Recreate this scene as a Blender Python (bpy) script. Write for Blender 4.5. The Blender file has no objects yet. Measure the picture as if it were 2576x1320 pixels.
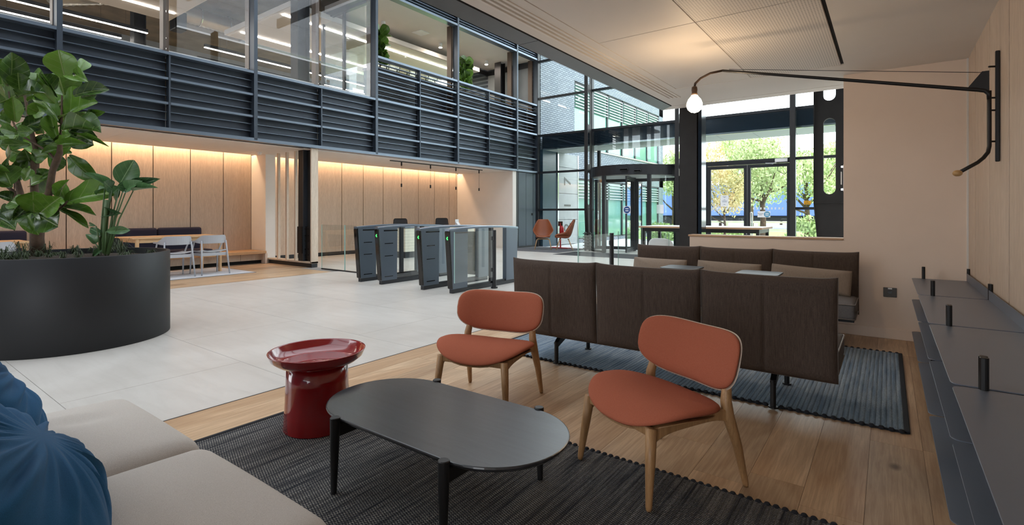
import bpy, bmesh, math, random
from mathutils import Vector, Matrix, Euler
random.seed(7)
PI = math.pi
S = bpy.context.scene
C = S.collection

# ---------------------------------------------------------------- camera
EYE = 1.2
FPX = 1282.0
YAW = math.atan(945 / 1282.0)
cam_data = bpy.data.cameras.new('camera')
cam_data.sensor_fit = 'HORIZONTAL'
cam_data.sensor_width = 36.0
cam_data.lens = 36.0 * FPX / 2576.0
cam_data.shift_y = -124.0 / 2576.0
cam_data.clip_start = 0.05
cam_data.clip_end = 400
camera = bpy.data.objects.new('camera', cam_data)
C.objects.link(camera)
camera.location = (0, 0, EYE)
camera.rotation_euler = (PI / 2, 0, YAW)
S.camera = camera

# ---------------------------------------------------------------- world, exposure
world = bpy.data.worlds.new('overcast_sky')
S.world = world
world.use_nodes = True
bg = world.node_tree.nodes['Background']
bg.inputs[0].default_value = (0.92, 0.96, 1.0, 1)
bg.inputs[1].default_value = 4.4
S.view_settings.view_transform = 'Standard'
S.view_settings.look = 'None'
S.view_settings.exposure = 0.4
S.view_settings.gamma = 1.0
S.view_settings.use_curve_mapping = False


def area_light(name, loc, size, size_y, power, color, rot=(0, 0, 0), spread=PI):
    d = bpy.data.lights.new(name, 'AREA')
    d.shape = 'RECTANGLE'
    d.size = size
    d.size_y = size_y
    d.energy = power
    d.color = color
    d.spread = spread
    o = bpy.data.objects.new(name, d)
    C.objects.link(o)
    o.location = loc
    o.rotation_euler = rot
    return o


# ---------------------------------------------------------------- materials
def srgb(r, g, b):
    def c(v):
        v /= 255.0
        return v / 12.92 if v <= 0.04045 else ((v + 0.055) / 1.055) ** 2.4
    return (c(r), c(g), c(b), 1)


class NT:
    def __init__(self, name):
        self.m = bpy.data.materials.new(name)
        self.m.use_nodes = True
        self.t = self.m.node_tree
        self.n = self.t.nodes
        self.p = self.n['Principled BSDF']
        self.out = self.n['Material Output']

    def add(self, kind, **kw):
        n = self.n.new(kind)
        for k, v in kw.items():
            if k.startswith('i_'):
                key = k[2:]
                key = int(key) if key.isdigit() else key.replace('_', ' ')
                n.inputs[key].default_value = v
            else:
                setattr(n, k, v)
        return n

    def link(self, a, b):
        self.t.links.new(a, b)

    def coords(self, scale=(1, 1, 1), kind='Object', rot=(0, 0, 0)):
        tc = self.add('ShaderNodeTexCoord')
        mp = self.add('ShaderNodeMapping')
        mp.inputs['Scale'].default_value = scale
        mp.inputs['Rotation'].default_value = rot
        self.link(tc.outputs[kind], mp.inputs['Vector'])
        return mp.outputs['Vector']

    def world_coords(self, scale=(1, 1, 1)):
        g = self.add('ShaderNodeNewGeometry')
        mp = self.add('ShaderNodeMapping')
        mp.inputs['Scale'].default_value = scale
        self.link(g.outputs['Position'], mp.inputs['Vector'])
        return mp.outputs['Vector']

    def noise(self, vec, scale=5, detail=4, rough=0.5, dist=0.0):
        n = self.add('ShaderNodeTexNoise')
        n.inputs['Scale'].default_value = scale
        n.inputs['Detail'].default_value = detail
        n.inputs['Roughness'].default_value = rough
        n.inputs['Distortion'].default_value = dist
        self.link(vec, n.inputs['Vector'])
        return n.outputs['Fac']

    def ramp(self, fac, stops):
        r = self.add('ShaderNodeValToRGB')
        el = r.color_ramp.elements
        while len(el) < len(stops):
            el.new(0.5)
        for e, (pos, col) in zip(el, stops):
            e.position = pos
            e.color = col
        self.link(fac, r.inputs['Fac'])
        return r.outputs['Color']

    def mix(self, fac, a, b, blend='MIX'):
        m = self.add('ShaderNodeMix', data_type='RGBA', blend_type=blend)
        for sock, v in ((m.inputs[0], fac), (m.inputs[6], a), (m.inputs[7], b)):
            if hasattr(v, 'is_linked') or hasattr(v, 'links'):
                self.link(v, sock)
            else:
                sock.default_value = v
        return m.outputs[2]

    def bump(self, height, strength=0.3, dist=0.01):
        b = self.add('ShaderNodeBump')
        b.inputs['Strength'].default_value = strength
        b.inputs['Distance'].default_value = dist
        self.link(height, b.inputs['Height'])
        self.link(b.outputs['Normal'], self.p.inputs['Normal'])

    def base(self, col):
        if hasattr(col, 'links'):
            self.link(col, self.p.inputs['Base Color'])
        else:
            self.p.inputs['Base Color'].default_value = col

    def set(self, rough=0.5, metal=0.0, spec=0.5, coat=0.0, sheen=0.0):
        self.p.inputs['Roughness'].default_value = rough
        self.p.inputs['Metallic'].default_value = metal
        self.p.inputs['Specular IOR Level'].default_value = spec
        self.p.inputs['Coat Weight'].default_value = coat
        self.p.inputs['Sheen Weight'].default_value = sheen


M = {}


def plain(name, col, rough=0.5, metal=0.0, spec=0.5, coat=0.0, var=0.06, vscale=3.0, bump=0.0, bscale=200.0):
    t = NT(name)
    v = t.coords()
    n = t.noise(v, vscale, 4)
    lo = tuple(c * (1 - var) for c in col[:3]) + (1,)
    hi = tuple(min(1, c * (1 + var)) for c in col[:3]) + (1,)
    t.base(t.ramp(n, [(0.3, lo), (0.7, hi)]))
    t.set(rough, metal, spec, coat)
    if bump:
        t.bump(t.noise(v, bscale, 2), bump, 0.002)
    M[name] = t.m
    return t


def emit(name, col, strength):
    t = NT(name)
    t.base((0, 0, 0, 1))
    t.p.inputs['Emission Color'].default_value = col
    t.p.inputs['Emission Strength'].default_value = strength
    M[name] = t.m


def glass(name, tint=(0.93, 0.97, 0.96, 1), refl=1.0, rough=0.0):
    """thin architectural glass: clear transmission, Fresnel mirror reflection"""
    t = NT(name)
    tr = t.add('ShaderNodeBsdfTransparent')
    tr.inputs[0].default_value = tint
    gl = t.add('ShaderNodeBsdfGlossy')
    gl.inputs['Color'].default_value = (1, 1, 1, 1)
    gl.inputs['Roughness'].default_value = rough
    fr = t.add('ShaderNodeFresnel')
    geo = t.add('ShaderNodeNewGeometry')
    ior = t.add('ShaderNodeMapRange')        # same reflectance on both faces of the sheet
    ior.inputs['To Min'].default_value = 1.5
    ior.inputs['To Max'].default_value = 1 / 1.5
    t.link(geo.outputs['Backfacing'], ior.inputs['Value'])
    t.link(ior.outputs[0], fr.inputs['IOR'])
    mu = t.add('ShaderNodeMath', operation='MULTIPLY', use_clamp=True)
    mu.inputs[1].default_value = refl
    t.link(fr.outputs[0], mu.inputs[0])
    mx = t.add('ShaderNodeMixShader')
    t.link(mu.outputs[0], mx.inputs[0])
    t.link(tr.outputs[0], mx.inputs[1])
    t.link(gl.outputs[0], mx.inputs[2])
    t.link(mx.outputs[0], t.out.inputs['Surface'])
    M[name] = t.m


def wood(name, c1, c2, axis='Z', scale=1.0, rough=0.45, ring=9.0, per_object=True, spec=0.4, vary=0.12):
    """straight grain along one axis, tone varied from piece to piece"""
    t = NT(name)
    sc = {'X': (0.6, 8, 8), 'Y': (8, 0.6, 8), 'Z': (8, 8, 0.6)}[axis]
    v = t.coords(tuple(s * scale for s in sc))
    if per_object:
        oi = t.add('ShaderNodeObjectInfo')
        vm = t.add('ShaderNodeVectorMath', operation='ADD')
        sm = t.add('ShaderNodeMath', operation='MULTIPLY')
        sm.inputs[1].default_value = 37.0
        t.link(oi.outputs['Random'], sm.inputs[0])
        t.link(v, vm.inputs[0])
        t.link(sm.outputs[0], vm.inputs[1])
        v = vm.outputs[0]
    n1 = t.noise(v, 1.2, 5, 0.55, 1.2)
    n2 = t.noise(v, ring, 4, 0.6, 0.4)
    col = t.ramp(n1, [(0.32, c1), (0.68, c2)])
    dark = tuple(c * 0.72 for c in c1[:3]) + (1,)
    f = t.ramp(n2, [(0.35, (0.55, 0.55, 0.55, 1)), (0.6, (0, 0, 0, 1))])
    col = t.mix(f, col, dark)
    if per_object:
        hv = t.add('ShaderNodeHueSaturation')
        mr = t.add('ShaderNodeMapRange')
        mr.inputs['To Min'].default_value = 1 - vary
        mr.inputs['To Max'].default_value = 1 + vary
        t.link(oi.outputs['Random'], mr.inputs['Value'])
        t.link(mr.outputs[0], hv.inputs['Value'])
        t.link(col, hv.inputs['Color'])
        col = hv.outputs[0]
    t.base(col)
    t.set(rough, 0, spec)
    t.bump(n2, 0.06, 0.003)
    M[name] = t.m


def fabric(name, c1, c2, scale=420, rough=0.95, streak=None, bump=0.35, sheen=0.0):
    t = NT(name)
    v = t.coords()
    n = t.noise(v, scale, 2, 0.6)
    if streak:
        v2 = t.coords(streak)
        n2 = t.noise(v2, 60, 3, 0.6)
        m = t.add('ShaderNodeMath', operation='MULTIPLY_ADD')
        m.inputs[1].default_value = 0.5
        m.inputs[2].default_value = 0.0
        t.link(n, m.inputs[0])
        m2 = t.add('ShaderNodeMath', operation='MULTIPLY_ADD')
        m2.inputs[1].default_value = 0.5
        t.link(n2, m2.inputs[0])
        t.link(m.outputs[0], m2.inputs[2])
        n = m2.outputs[0]
    t.base(t.ramp(n, [(0.35, c1), (0.65, c2)]))
    t.set(rough, 0, 0.2, sheen=sheen)
    t.bump(n, bump, 0.0015)
    M[name] = t.m
    return t


# ---------------------------------------------------------------- mesh builder
class MB:
    def __init__(self):
        self.v = []
        self.f = []

    def quadstrip(self, rings, closed=True, cap0=True, cap1=True):
        b = len(self.v)
        n = len(rings[0])
        for r in rings:
            self.v.extend([tuple(p) for p in r])
        for i in range(len(rings) - 1):
            for j in range(n if closed else n - 1):
                k = (j + 1) % n
                self.f.append((b + i * n + j, b + i * n + k, b + (i + 1) * n + k, b + (i + 1) * n + j))
        if closed and cap0:
            self.f.append(tuple(b + j for j in reversed(range(n))))
        if closed and cap1:
            e = b + (len(rings) - 1) * n
            self.f.append(tuple(e + j for j in range(n)))
        return self

    def box(self, x0, x1, y0, y1, z0, z1):
        x0, x1 = min(x0, x1), max(x0, x1)
        y0, y1 = min(y0, y1), max(y0, y1)
        z0, z1 = min(z0, z1), max(z0, z1)
        b = len(self.v)
        self.v += [(x0, y0, z0), (x1, y0, z0), (x1, y1, z0), (x0, y1, z0), (x0, y0, z1), (x1, y0, z1), (x1, y1, z1), (x0, y1, z1)]
        for q in ((3, 2, 1, 0), (4, 5, 6, 7), (0, 1, 5, 4), (1, 2, 6, 5), (2, 3, 7, 6), (3, 0, 4, 7)):
            self.f.append(tuple(b + i for i in q))
        return self

    def prism(self, poly, axis, a0, a1):
        """extrude a 2D polygon; axis X: poly=(y,z); Y: (x,z); Z: (x,y)"""
        def P(p, a):
            return {'X': (a, p[0], p[1]), 'Y': (p[0], a, p[1]), 'Z': (p[0], p[1], a)}[axis]
        return self.quadstrip([[P(p, a0) for p in poly], [P(p, a1) for p in poly]])

    def tube(self, path, r, n=10, caps=True):
        """round tube along a path with radius per point or one radius"""
        path = [Vector(p) for p in path]
        rs = r if isinstance(r, (list, tuple)) else [r] * len(path)
        rings = []
        up = None
        for i, p in enumerate(path):
            a = path[max(0, i - 1)]
            c = path[min(len(path) - 1, i + 1)]
            t = (c - a).normalized()
            if up is None:
                up = Vector((0, 0, 1)) if abs(t.z) < 0.9 else Vector((1, 0, 0))
                up = (up - t * up.dot(t)).normalized()
            else:
                up = (up - t * up.dot(t))
                up = up.normalized() if up.length > 1e-6 else Vector((1, 0, 0))
            s = t.cross(up)
            rings.append([p + (up * math.cos(q) + s * math.sin(q)) * rs[i] for q in (2 * PI * k / n for k in range(n))])
        return self.quadstrip(rings, True, caps, caps)

    def lathe(self, prof, n=32, cx=0, cy=0, cap=True):
        rings = [[(cx + r * math.cos(2 * PI * k / n), cy + r * math.sin(2 * PI * k / n), z) for k in range(n)] for r, z in prof]
        return self.quadstrip(rings, True, cap, cap)

    def cyl(self, x, y, z0, z1, r, n=16, r1=None):
        return self.lathe([(r, z0), (r if r1 is None else r1, z1)], n, x, y)

    def sphere(self, c, r, n=14, m=9, sz=1.0):
        rings = []
        for i in range(1, m):
            a = PI * i / m
            rings.append([(c[0] + r * math.sin(a) * math.cos(2 * PI * k / n), c[1] + r * math.sin(a) * math.sin(2 * PI * k / n), c[2] - r * sz * math.cos(a)) for k in range(n)])
        return self.quadstrip(rings)

    def softbox(self, hx, hy, hz, r, n=10, fn=None, c=(0, 0, 0), nz=None):
        """rounded box centred on c; fn deforms each point"""
        nz = nz or max(3, n // 2)
        seen = {}

        def vert(p):
            q = Vector((max(-(hx - r), min(hx - r, p[0])), max(-(hy - r), min(hy - r, p[1])), max(-(hz - r), min(hz - r, p[2]))))
            d = Vector(p) - q
            if d.length > 1e-9:
                q = q + d.normalized() * r
            if fn:
                q = Vector(fn(q))
            key = (round(p[0], 5), round(p[1], 5), round(p[2], 5))
            if key not in seen:
                seen[key] = len(self.v)
                self.v.append((q.x + c[0], q.y + c[1], q.z + c[2]))
            return seen[key]

        def samples(h, k):
            e = [-h, -h + r * 0.25, -h + r * 0.6]
            inner = [-(h - r) + 2 * (h - r) * i / k for i in range(k + 1)]
            return e + inner + [h - r * 0.6, h - r * 0.25, h]
        X, Y, Z_ = samples(hx, n), samples(hy, n), samples(hz, nz)

        def face(A, B, mk, flip):
            for i in range(len(A) - 1):
                for j in range(len(B) - 1):
                    q = [vert(mk(A[i], B[j])), vert(mk(A[i + 1], B[j])), vert(mk(A[i + 1], B[j + 1])), vert(mk(A[i], B[j + 1]))]
                    if len(set(q)) < 3:
                        continue
                    self.f.append(tuple(reversed(q)) if flip else tuple(q))
        face(X, Y, lambda a, b: (a, b, hz), False)
        face(X, Y, lambda a, b: (a, b, -hz), True)
        face(X, Z_, lambda a, b: (a, -hy, b), False)
        face(X, Z_, lambda a, b: (a, hy, b), True)
        face(Y, Z_, lambda a, b: (hx, a, b), False)
        face(Y, Z_, lambda a, b: (-hx, a, b), True)
        return self

    def pad(self, out, T, fn, n=40, m=8, p=2.5, both=True, tb=None):
        """lens-shaped pad: outline out(theta)->(x,y), thickness profile, mapped by fn(x,y,n)"""
        rs = [math.sin(PI / 2 * i / m) for i in range(1, m + 1)]
        def prof(r):
            return max(0.0, 1 - r ** p) ** 0.5
        tb = T if tb is None else tb
        rings = []
        for r in rs:
            rings.append([fn(out(2 * PI * k / n)[0] * r, out(2 * PI * k / n)[1] * r, T * prof(r)) for k in range(n)])
        for r in reversed(rs[:-1]):
            rings.append([fn(out(2 * PI * k / n)[0] * r, out(2 * PI * k / n)[1] * r, -tb * prof(r)) for k in range(n)])
        return self.quadstrip(rings)

    def mesh(self, name, smooth=False):
        me = bpy.data.meshes.new(name)
        me.from_pydata(self.v, [], self.f)
        bm = bmesh.new()
        bm.from_mesh(me)
        bmesh.ops.recalc_face_normals(bm, faces=bm.faces)
        bm.to_mesh(me)
        bm.free()
        if smooth:
            for p in me.polygons:
                p.use_smooth = True
        me.update()
        return me


def tag(o, label=None, cat=None, group=None, kind=None):
    if label:
        o['label'] = label
    if cat:
        o['category'] = cat
    if group:
        o['group'] = group
    if kind:
        o['kind'] = kind
    return o


def obj(name, mb, mat, parent=None, smooth=False, bevel=0.0, seg=2, loc=None, rot=None, auto=None):
    me = mb.mesh(name, smooth) if isinstance(mb, MB) else mb
    o = bpy.data.objects.new(name, me)
    C.objects.link(o)
    if mat is not None and not me.materials:
        me.materials.append(M[mat])
    if parent is not None:
        o.parent = parent
    if loc is not None:
        o.location = loc
    if rot is not None:
        o.rotation_euler = rot
    if bevel:
        b = o.modifiers.new('bevel', 'BEVEL')
        b.width = bevel
        b.segments = seg
        b.limit_method = 'ANGLE'
        b.angle_limit = math.radians(40)
    return o


def thing(name, label, cat, loc=(0, 0, 0), rz=0.0, group=None):
    o = bpy.data.objects.new(name, None)
    o.empty_display_size = 0.1
    C.objects.link(o)
    o.location = loc
    o.rotation_euler = (0, 0, rz)
    return tag(o, label, cat, group)


def struct(name, mb=None, mat=None, **kw):
    if mb is None:
        o = bpy.data.objects.new(name, None)
        o.empty_display_size = 0.1
        C.objects.link(o)
    else:
        o = obj(name, mb, mat, **kw)
    o['kind'] = 'structure'
    return o


def kids(o):
    return [c for c in C.objects if c.parent == o]


def dup(root, loc=None, rz=None, label=None, group=None):
    """copy a thing together with its parts and sub-parts"""
    r = root.copy()
    C.objects.link(r)
    if loc is not None:
        r.location = loc
    if rz is not None:
        r.rotation_euler = (0, 0, rz)
    if label:
        r['label'] = label
    if group:
        r['group'] = group
    for ch in kids(root):
        c = ch.copy()
        C.objects.link(c)
        c.parent = r
        for g in kids(ch):
            d = g.copy()
            C.objects.link(d)
            d.parent = c
    return r


FV = Vector((-math.sin(YAW), math.cos(YAW)))
RV = Vector((math.cos(YAW), math.sin(YAW)))


def at(u, v, d):
    """place measured on the photograph at a known distance, as a point of the room"""
    p = FV * d + RV * ((u - 1288.0) / FPX * d)
    return Vector((p.x, p.y, EYE + (536.0 - v) / FPX * d))


def rrect(hx, hy, r, n=6, cx=0, cy=0):
    pts = []
    for sx, sy, a0 in ((1, 1, 0), (-1, 1, PI / 2), (-1, -1, PI), (1, -1, 1.5 * PI)):
        for i in range(n + 1):
            a = a0 + PI / 2 * i / n
            pts.append((cx + sx * (hx - r) + r * math.cos(a), cy + sy * (hy - r) + r * math.sin(a)))
    return pts


def text(name, body, size, mat, loc, rot, parent=None, depth=0.0008, align='CENTER'):
    cu = bpy.data.curves.new(name, 'FONT')
    cu.body = body
    cu.size = size
    cu.align_x = align
    cu.align_y = 'CENTER'
    cu.extrude = depth
    tmp = bpy.data.objects.new('tmp', cu)
    C.objects.link(tmp)
    dg = bpy.context.evaluated_depsgraph_get()
    me = bpy.data.meshes.new_from_object(tmp.evaluated_get(dg))
    bpy.data.objects.remove(tmp)
    bpy.data.curves.remove(cu)
    me.materials.clear()
    o = obj(name, me, mat, parent, loc=loc, rot=rot)
    return o
# ---------------------------------------------------------------- material library
def build_materials():
    # floor tiles: pale porcelain slabs with soft clouding
    t = NT('porcelain')
    w = t.world_coords((1, 1, 1))
    n1 = t.noise(w, 0.9, 6, 0.55, 0.6)
    n2 = t.noise(t.world_coords((0.5, 3.0, 1)), 3.0, 6, 0.65, 0.5)
    col = t.ramp(n1, [(0.3, srgb(190, 184, 177)), (0.7, srgb(207, 202, 196))])
    col = t.mix(t.ramp(n2, [(0.45, (0, 0, 0, 1)), (0.75, (0.35, 0.35, 0.35, 1))]), col, srgb(174, 168, 161))
    t.base(col)
    t.set(0.38, 0, 0.45)
    M['porcelain'] = t.m
    plain('grout', srgb(140, 136, 132), 0.8)
    # oak boards with knots and cathedral figure
    t = NT('oak_floor')
    oi = t.add('ShaderNodeObjectInfo')
    v = t.coords((3.2, 0.5, 3.2))
    vm = t.add('ShaderNodeVectorMath', operation='ADD')
    sm = t.add('ShaderNodeMath', operation='MULTIPLY')
    sm.inputs[1].default_value = 53.0
    t.link(oi.outputs['Random'], sm.inputs[0])
    t.link(v, vm.inputs[0])
    t.link(sm.outputs[0], vm.inputs[1])
    big = t.noise(vm.outputs[0], 1.1, 3, 0.5, 0.8)
    wv = t.add('ShaderNodeMath', operation='MULTIPLY')
    wv.inputs[1].default_value = 34.0
    t.link(big, wv.inputs[0])
    sn = t.add('ShaderNodeMath', operation='SINE')
    t.link(wv.outputs[0], sn.inputs[0])
    mr = t.add('ShaderNodeMapRange')
    mr.inputs['From Min'].default_value = -1
    mr.inputs['From Max'].default_value = 1
    t.link(sn.outputs[0], mr.inputs['Value'])
    v2 = t.coords((26, 1.2, 26))
    vm2 = t.add('ShaderNodeVectorMath', operation='ADD')
    t.link(v2, vm2.inputs[0])
    t.link(sm.outputs[0], vm2.inputs[1])
    fine = t.noise(vm2.outputs[0], 3.0, 5, 0.65, 0.5)
    col = t.ramp(big, [(0.3, srgb(194, 160, 126)), (0.7, srgb(216, 188, 155))])
    col = t.mix(t.ramp(mr.outputs[0], [(0.0, (0, 0, 0, 1)), (1.0, (0.28, 0.28, 0.28, 1))]), col, srgb(140, 101, 68))
    col = t.mix(t.ramp(fine, [(0.4, (0.35, 0.35, 0.35, 1)), (0.62, (0, 0, 0, 1))]), col, srgb(128, 92, 62))
    vo = t.add('ShaderNodeTexVoronoi')
    vo.inputs['Scale'].default_value = 1.6
    vk = t.coords((1.6, 0.9, 1))
    vm3 = t.add('ShaderNodeVectorMath', operation='ADD')
    t.link(vk, vm3.inputs[0])
    t.link(sm.outputs[0], vm3.inputs[1])
    t.link(vm3.outputs[0], vo.inputs['Vector'])
    col = t.mix(t.ramp(vo.outputs['Distance'], [(0.025, (0.8, 0.8, 0.8, 1)), (0.075, (0, 0, 0, 1))]), col, srgb(74, 52, 38))
    hv = t.add('ShaderNodeHueSaturation')
    mr2 = t.add('ShaderNodeMapRange')
    mr2.inputs['To Min'].default_value = 0.86
    mr2.inputs['To Max'].default_value = 1.1
    t.link(oi.outputs['Random'], mr2.inputs['Value'])
    t.link(mr2.outputs[0], hv.inputs['Value'])
    t.link(col, hv.inputs['Color'])
    t.base(hv.outputs[0])
    t.set(0.36, 0, 0.45)
    t.bump(fine, 0.05, 0.002)
    M['oak_floor'] = t.m
    plain('joint_dark', srgb(70, 52, 38), 0.9)
    wood('oak_panel', srgb(204, 184, 165), srgb(216, 198, 180), 'Z', 1.5, 0.5, 10, vary=0.05)
    wood('oak_pale', srgb(202, 184, 164), srgb(216, 200, 182), 'Z', 1.5, 0.5, 10, vary=0.04)
    wood('oak_bench', srgb(198, 152, 108), srgb(216, 174, 130), 'Y', 1.5, 0.45, 9, vary=0.04)
    wood('oak_leg', srgb(150, 112, 74), srgb(176, 136, 94), 'Z', 3.0, 0.42, 9, vary=0.04)
    wood('beech', srgb(214, 176, 132), srgb(228, 194, 152), 'Y', 2.0, 0.45, 8, vary=0.04)
    wood('beech_leg', srgb(206, 166, 122), srgb(224, 188, 146), 'Z', 3.0, 0.45, 8, vary=0.04)
    wood('black_ash', srgb(30, 31, 34), srgb(46, 48, 53), 'X', 2.2, 0.28, 14, vary=0.02, spec=0.7)
    plain('black_ash_leg', srgb(20, 20, 22), 0.45)
    plain('white_paint', srgb(232, 226, 219), 0.75, var=0.02)
    plain('cream_paint', srgb(226, 207, 190), 0.8, var=0.02)
    plain('ceiling_white', srgb(226, 220, 213), 0.7, var=0.015)
    plain('ceiling_panel', srgb(222, 214, 206), 0.55, var=0.02, bump=0.05, bscale=400)
    t = NT('perforated')
    v = t.coords((1, 1, 1))
    ck = t.add('ShaderNodeTexVoronoi')
    ck.inputs['Scale'].default_value = 55.0
    ck.inputs['Randomness'].default_value = 0.0
    t.link(v, ck.inputs['Vector'])
    t.base(t.ramp(ck.outputs['Distance'], [(0.2, srgb(96, 90, 84)), (0.3, srgb(222, 214, 206))]))
    t.set(0.6)
    M['perforated'] = t.m
    plain('black_gap', srgb(14, 14, 15), 0.9)
    plain('steel_dark', srgb(70, 78, 88), 0.38, 0.55, 0.5, var=0.05)
    plain('steel_blade', srgb(112, 124, 138), 0.34, 0.6, 0.5, var=0.04)
    plain('steel_mesh', srgb(56, 63, 73), 0.5, 0.4, 0.5, var=0.08, bump=0.4, bscale=260)
    plain('frame_dark', srgb(44, 46, 50), 0.42, 0.3, 0.5, var=0.05)
    plain('frame_brown', srgb(92, 78, 68), 0.4, 0.4, 0.5, var=0.05)
    plain('column_black', srgb(38, 37, 38), 0.6, 0.1, var=0.15, vscale=8)
    plain('trim_metal', srgb(86, 86, 88), 0.36, 0.5, var=0.08)
    plain('shelf_metal', srgb(108, 116, 130), 0.36, 0.15, var=0.03, bump=0.05, bscale=900)
    plain('peg_black', srgb(26, 25, 26), 0.4, 0.2)
    plain('powder_black', srgb(24, 23, 24), 0.42, 0.2)
    plain('planter_metal', srgb(32, 33, 36), 0.55, 0.25, var=0.06)
    plain('turnstile', srgb(96, 106, 118), 0.3, 0.5, var=0.04)
    plain('turnstile_top', srgb(120, 132, 146), 0.22, 0.7, var=0.03)
    plain('gloss_black', srgb(18, 17, 17), 0.08, 0.0, 0.6)
    plain('red_lacquer', srgb(134, 16, 20), 0.14, 0.0, 0.5, coat=0.6, var=0.03)
    plain('chair_grey', srgb(172, 175, 182), 0.5, var=0.02)
    plain('shell_white', srgb(226, 230, 232), 0.45, var=0.02)
    plain('leather', srgb(142, 78, 46), 0.5, var=0.1, bump=0.12, bscale=120)
    plain('soil', srgb(48, 36, 28), 0.95, var=0.4, vscale=30, bump=0.8, bscale=60)
    plain('bark', srgb(86, 68, 54), 0.9, var=0.35, vscale=14, bump=0.8, bscale=40)
    plain('concrete', srgb(132, 116, 94), 0.9, var=0.3, vscale=1.6)
    plain('concrete_pale', srgb(150, 154, 156), 0.8, var=0.05)
    plain('foil', srgb(214, 206, 190), 0.28, 0.8, var=0.1, bump=0.7, bscale=14)
    plain('brass_dark', srgb(70, 56, 46), 0.4, 0.5)
    plain('wood_ball', srgb(176, 140, 92), 0.5)
    plain('white_plastic', srgb(236, 236, 236), 0.4)
    plain('paper', srgb(244, 246, 250), 0.8)
    plain('sign_blue', srgb(36, 76, 140), 0.5)
    plain('sign_cyan', srgb(92, 160, 196), 0.5)
    plain('sign_yellow', srgb(244, 180, 40), 0.6)
    plain('ink', srgb(40, 44, 52), 0.7)
    plain('ink_soft', srgb(150, 158, 176), 0.7)
    plain('red_paint', srgb(176, 30, 32), 0.4)
    plain('chrome', srgb(206, 208, 212), 0.18, 1.0, var=0.02)
    plain('piping_highlight', srgb(112, 106, 102), 0.6)  # window highlight on the sofa edges, put into a paler colour
    plain('oak_cap', srgb(186, 150, 116), 0.5)
    plain('navy_wall', srgb(40, 62, 78), 0.25, var=0.08)
    plain('mat_grey', srgb(92, 92, 96), 0.95, var=0.15, vscale=60, bump=0.4, bscale=300)
    plain('mat_dark', srgb(56, 56, 60), 0.95, var=0.15, vscale=60, bump=0.4, bscale=300)
    plain('paving', srgb(204, 206, 208), 0.85, var=0.06)
    plain('asphalt', srgb(120, 122, 128), 0.9, var=0.1)
    plain('lawn', srgb(146, 176, 92), 0.95, var=0.25, vscale=8)
    plain('truck_blue', srgb(96, 122, 190), 0.5, var=0.05)
    plain('truck_white', srgb(200, 204, 212), 0.5, var=0.03)
    plain('rubber', srgb(30, 30, 32), 0.8)
    plain('fence_wood', srgb(206, 200, 186), 0.8, var=0.1)
    plain('glazed_tile', srgb(238, 232, 214), 0.16, 0.0, 0.5, var=0.04)
    plain('blind', srgb(150, 156, 162), 0.5)
    plain('table_black', srgb(44, 46, 51), 0.34, 0.1)
    plain('socket_plate', srgb(74, 70, 66), 0.45, 0.2)
    plain('chair_mesh', srgb(52, 54, 60), 0.8, var=0.1, vscale=80)
    # brickwork of the neighbouring building (far away: courses in the material)
    t = NT('brickwork')
    tc = t.add('ShaderNodeTexCoord')
    sx = t.add('ShaderNodeSeparateXYZ')
    t.link(tc.outputs['Object'], sx.inputs[0])
    cb = t.add('ShaderNodeCombineXYZ')
    t.link(sx.outputs['Y'], cb.inputs['X'])
    t.link(sx.outputs['Z'], cb.inputs['Y'])
    br = t.add('ShaderNodeTexBrick')
    br.inputs['Scale'].default_value = 1.0
    br.inputs['Brick Width'].default_value = 0.235
    br.inputs['Row Height'].default_value = 0.078
    br.inputs['Mortar Size'].default_value = 0.012
    br.inputs['Color1'].default_value = srgb(126, 134, 146)
    br.inputs['Color2'].default_value = srgb(142, 150, 160)
    br.inputs['Mortar'].default_value = srgb(74, 82, 94)
    t.link(cb.outputs[0], br.inputs['Vector'])
    t.base(br.outputs['Color'])
    t.set(0.8)
    M['brickwork'] = t.m
    # textiles
    fabric('orange_wool', srgb(146, 76, 54), srgb(172, 100, 76), 900, bump=0.25)
    fabric('sofa_brown', srgb(56, 47, 41), srgb(90, 77, 69), 500, streak=(6, 6, 0.25), bump=0.3)
    fabric('sofa_seat', srgb(92, 90, 92), srgb(126, 124, 124), 500, bump=0.3)
    fabric('taupe', srgb(126, 112, 100), srgb(150, 136, 122), 500, streak=(6, 6, 0.4), bump=0.3)
    fabric('oatmeal', srgb(174, 166, 158), srgb(206, 199, 192), 850, bump=0.35)
    fabric('blue_velvet', srgb(16, 70, 110), srgb(32, 94, 138), 1400, rough=0.75, bump=0.08, sheen=0.08)
    fabric('navy_wool', srgb(44, 44, 60), srgb(62, 60, 76), 500, bump=0.25)
    fabric('pale_rug', srgb(190, 190, 194), srgb(212, 212, 216), 260, bump=0.4)
    # rope rug, dark with pale flecks
    def rug(name, c_dark, c_mid, c_fleck, amount, sx_, sy_):
        t = NT(name)
        v = t.coords((1, 1, 1))
        s = t.add('ShaderNodeSeparateXYZ')
        t.link(v, s.inputs[0])

        def wave(sock, freq, phase=None):
            m = t.add('ShaderNodeMath', operation='MULTIPLY')
            m.inputs[1].default_value = freq
            t.link(sock, m.inputs[0])
            src = m.outputs[0]
            if phase is not None:
                a = t.add('ShaderNodeMath', operation='ADD')
                t.link(src, a.inputs[0])
                t.link(phase, a.inputs[1])
                src = a.outputs[0]
            q = t.add('ShaderNodeMath', operation='SINE')
            t.link(src, q.inputs[0])
            b = t.add('ShaderNodeMath', operation='ABSOLUTE')
            t.link(q.outputs[0], b.inputs[0])
            return b.outputs[0]
        # rows run along Y; knots alternate between rows
        fl = t.add('ShaderNodeMath', operation='MULTIPLY')
        fl.inputs[1].default_value = 1.0 / sx_
        t.link(s.outputs['X'], fl.inputs[0])
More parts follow.
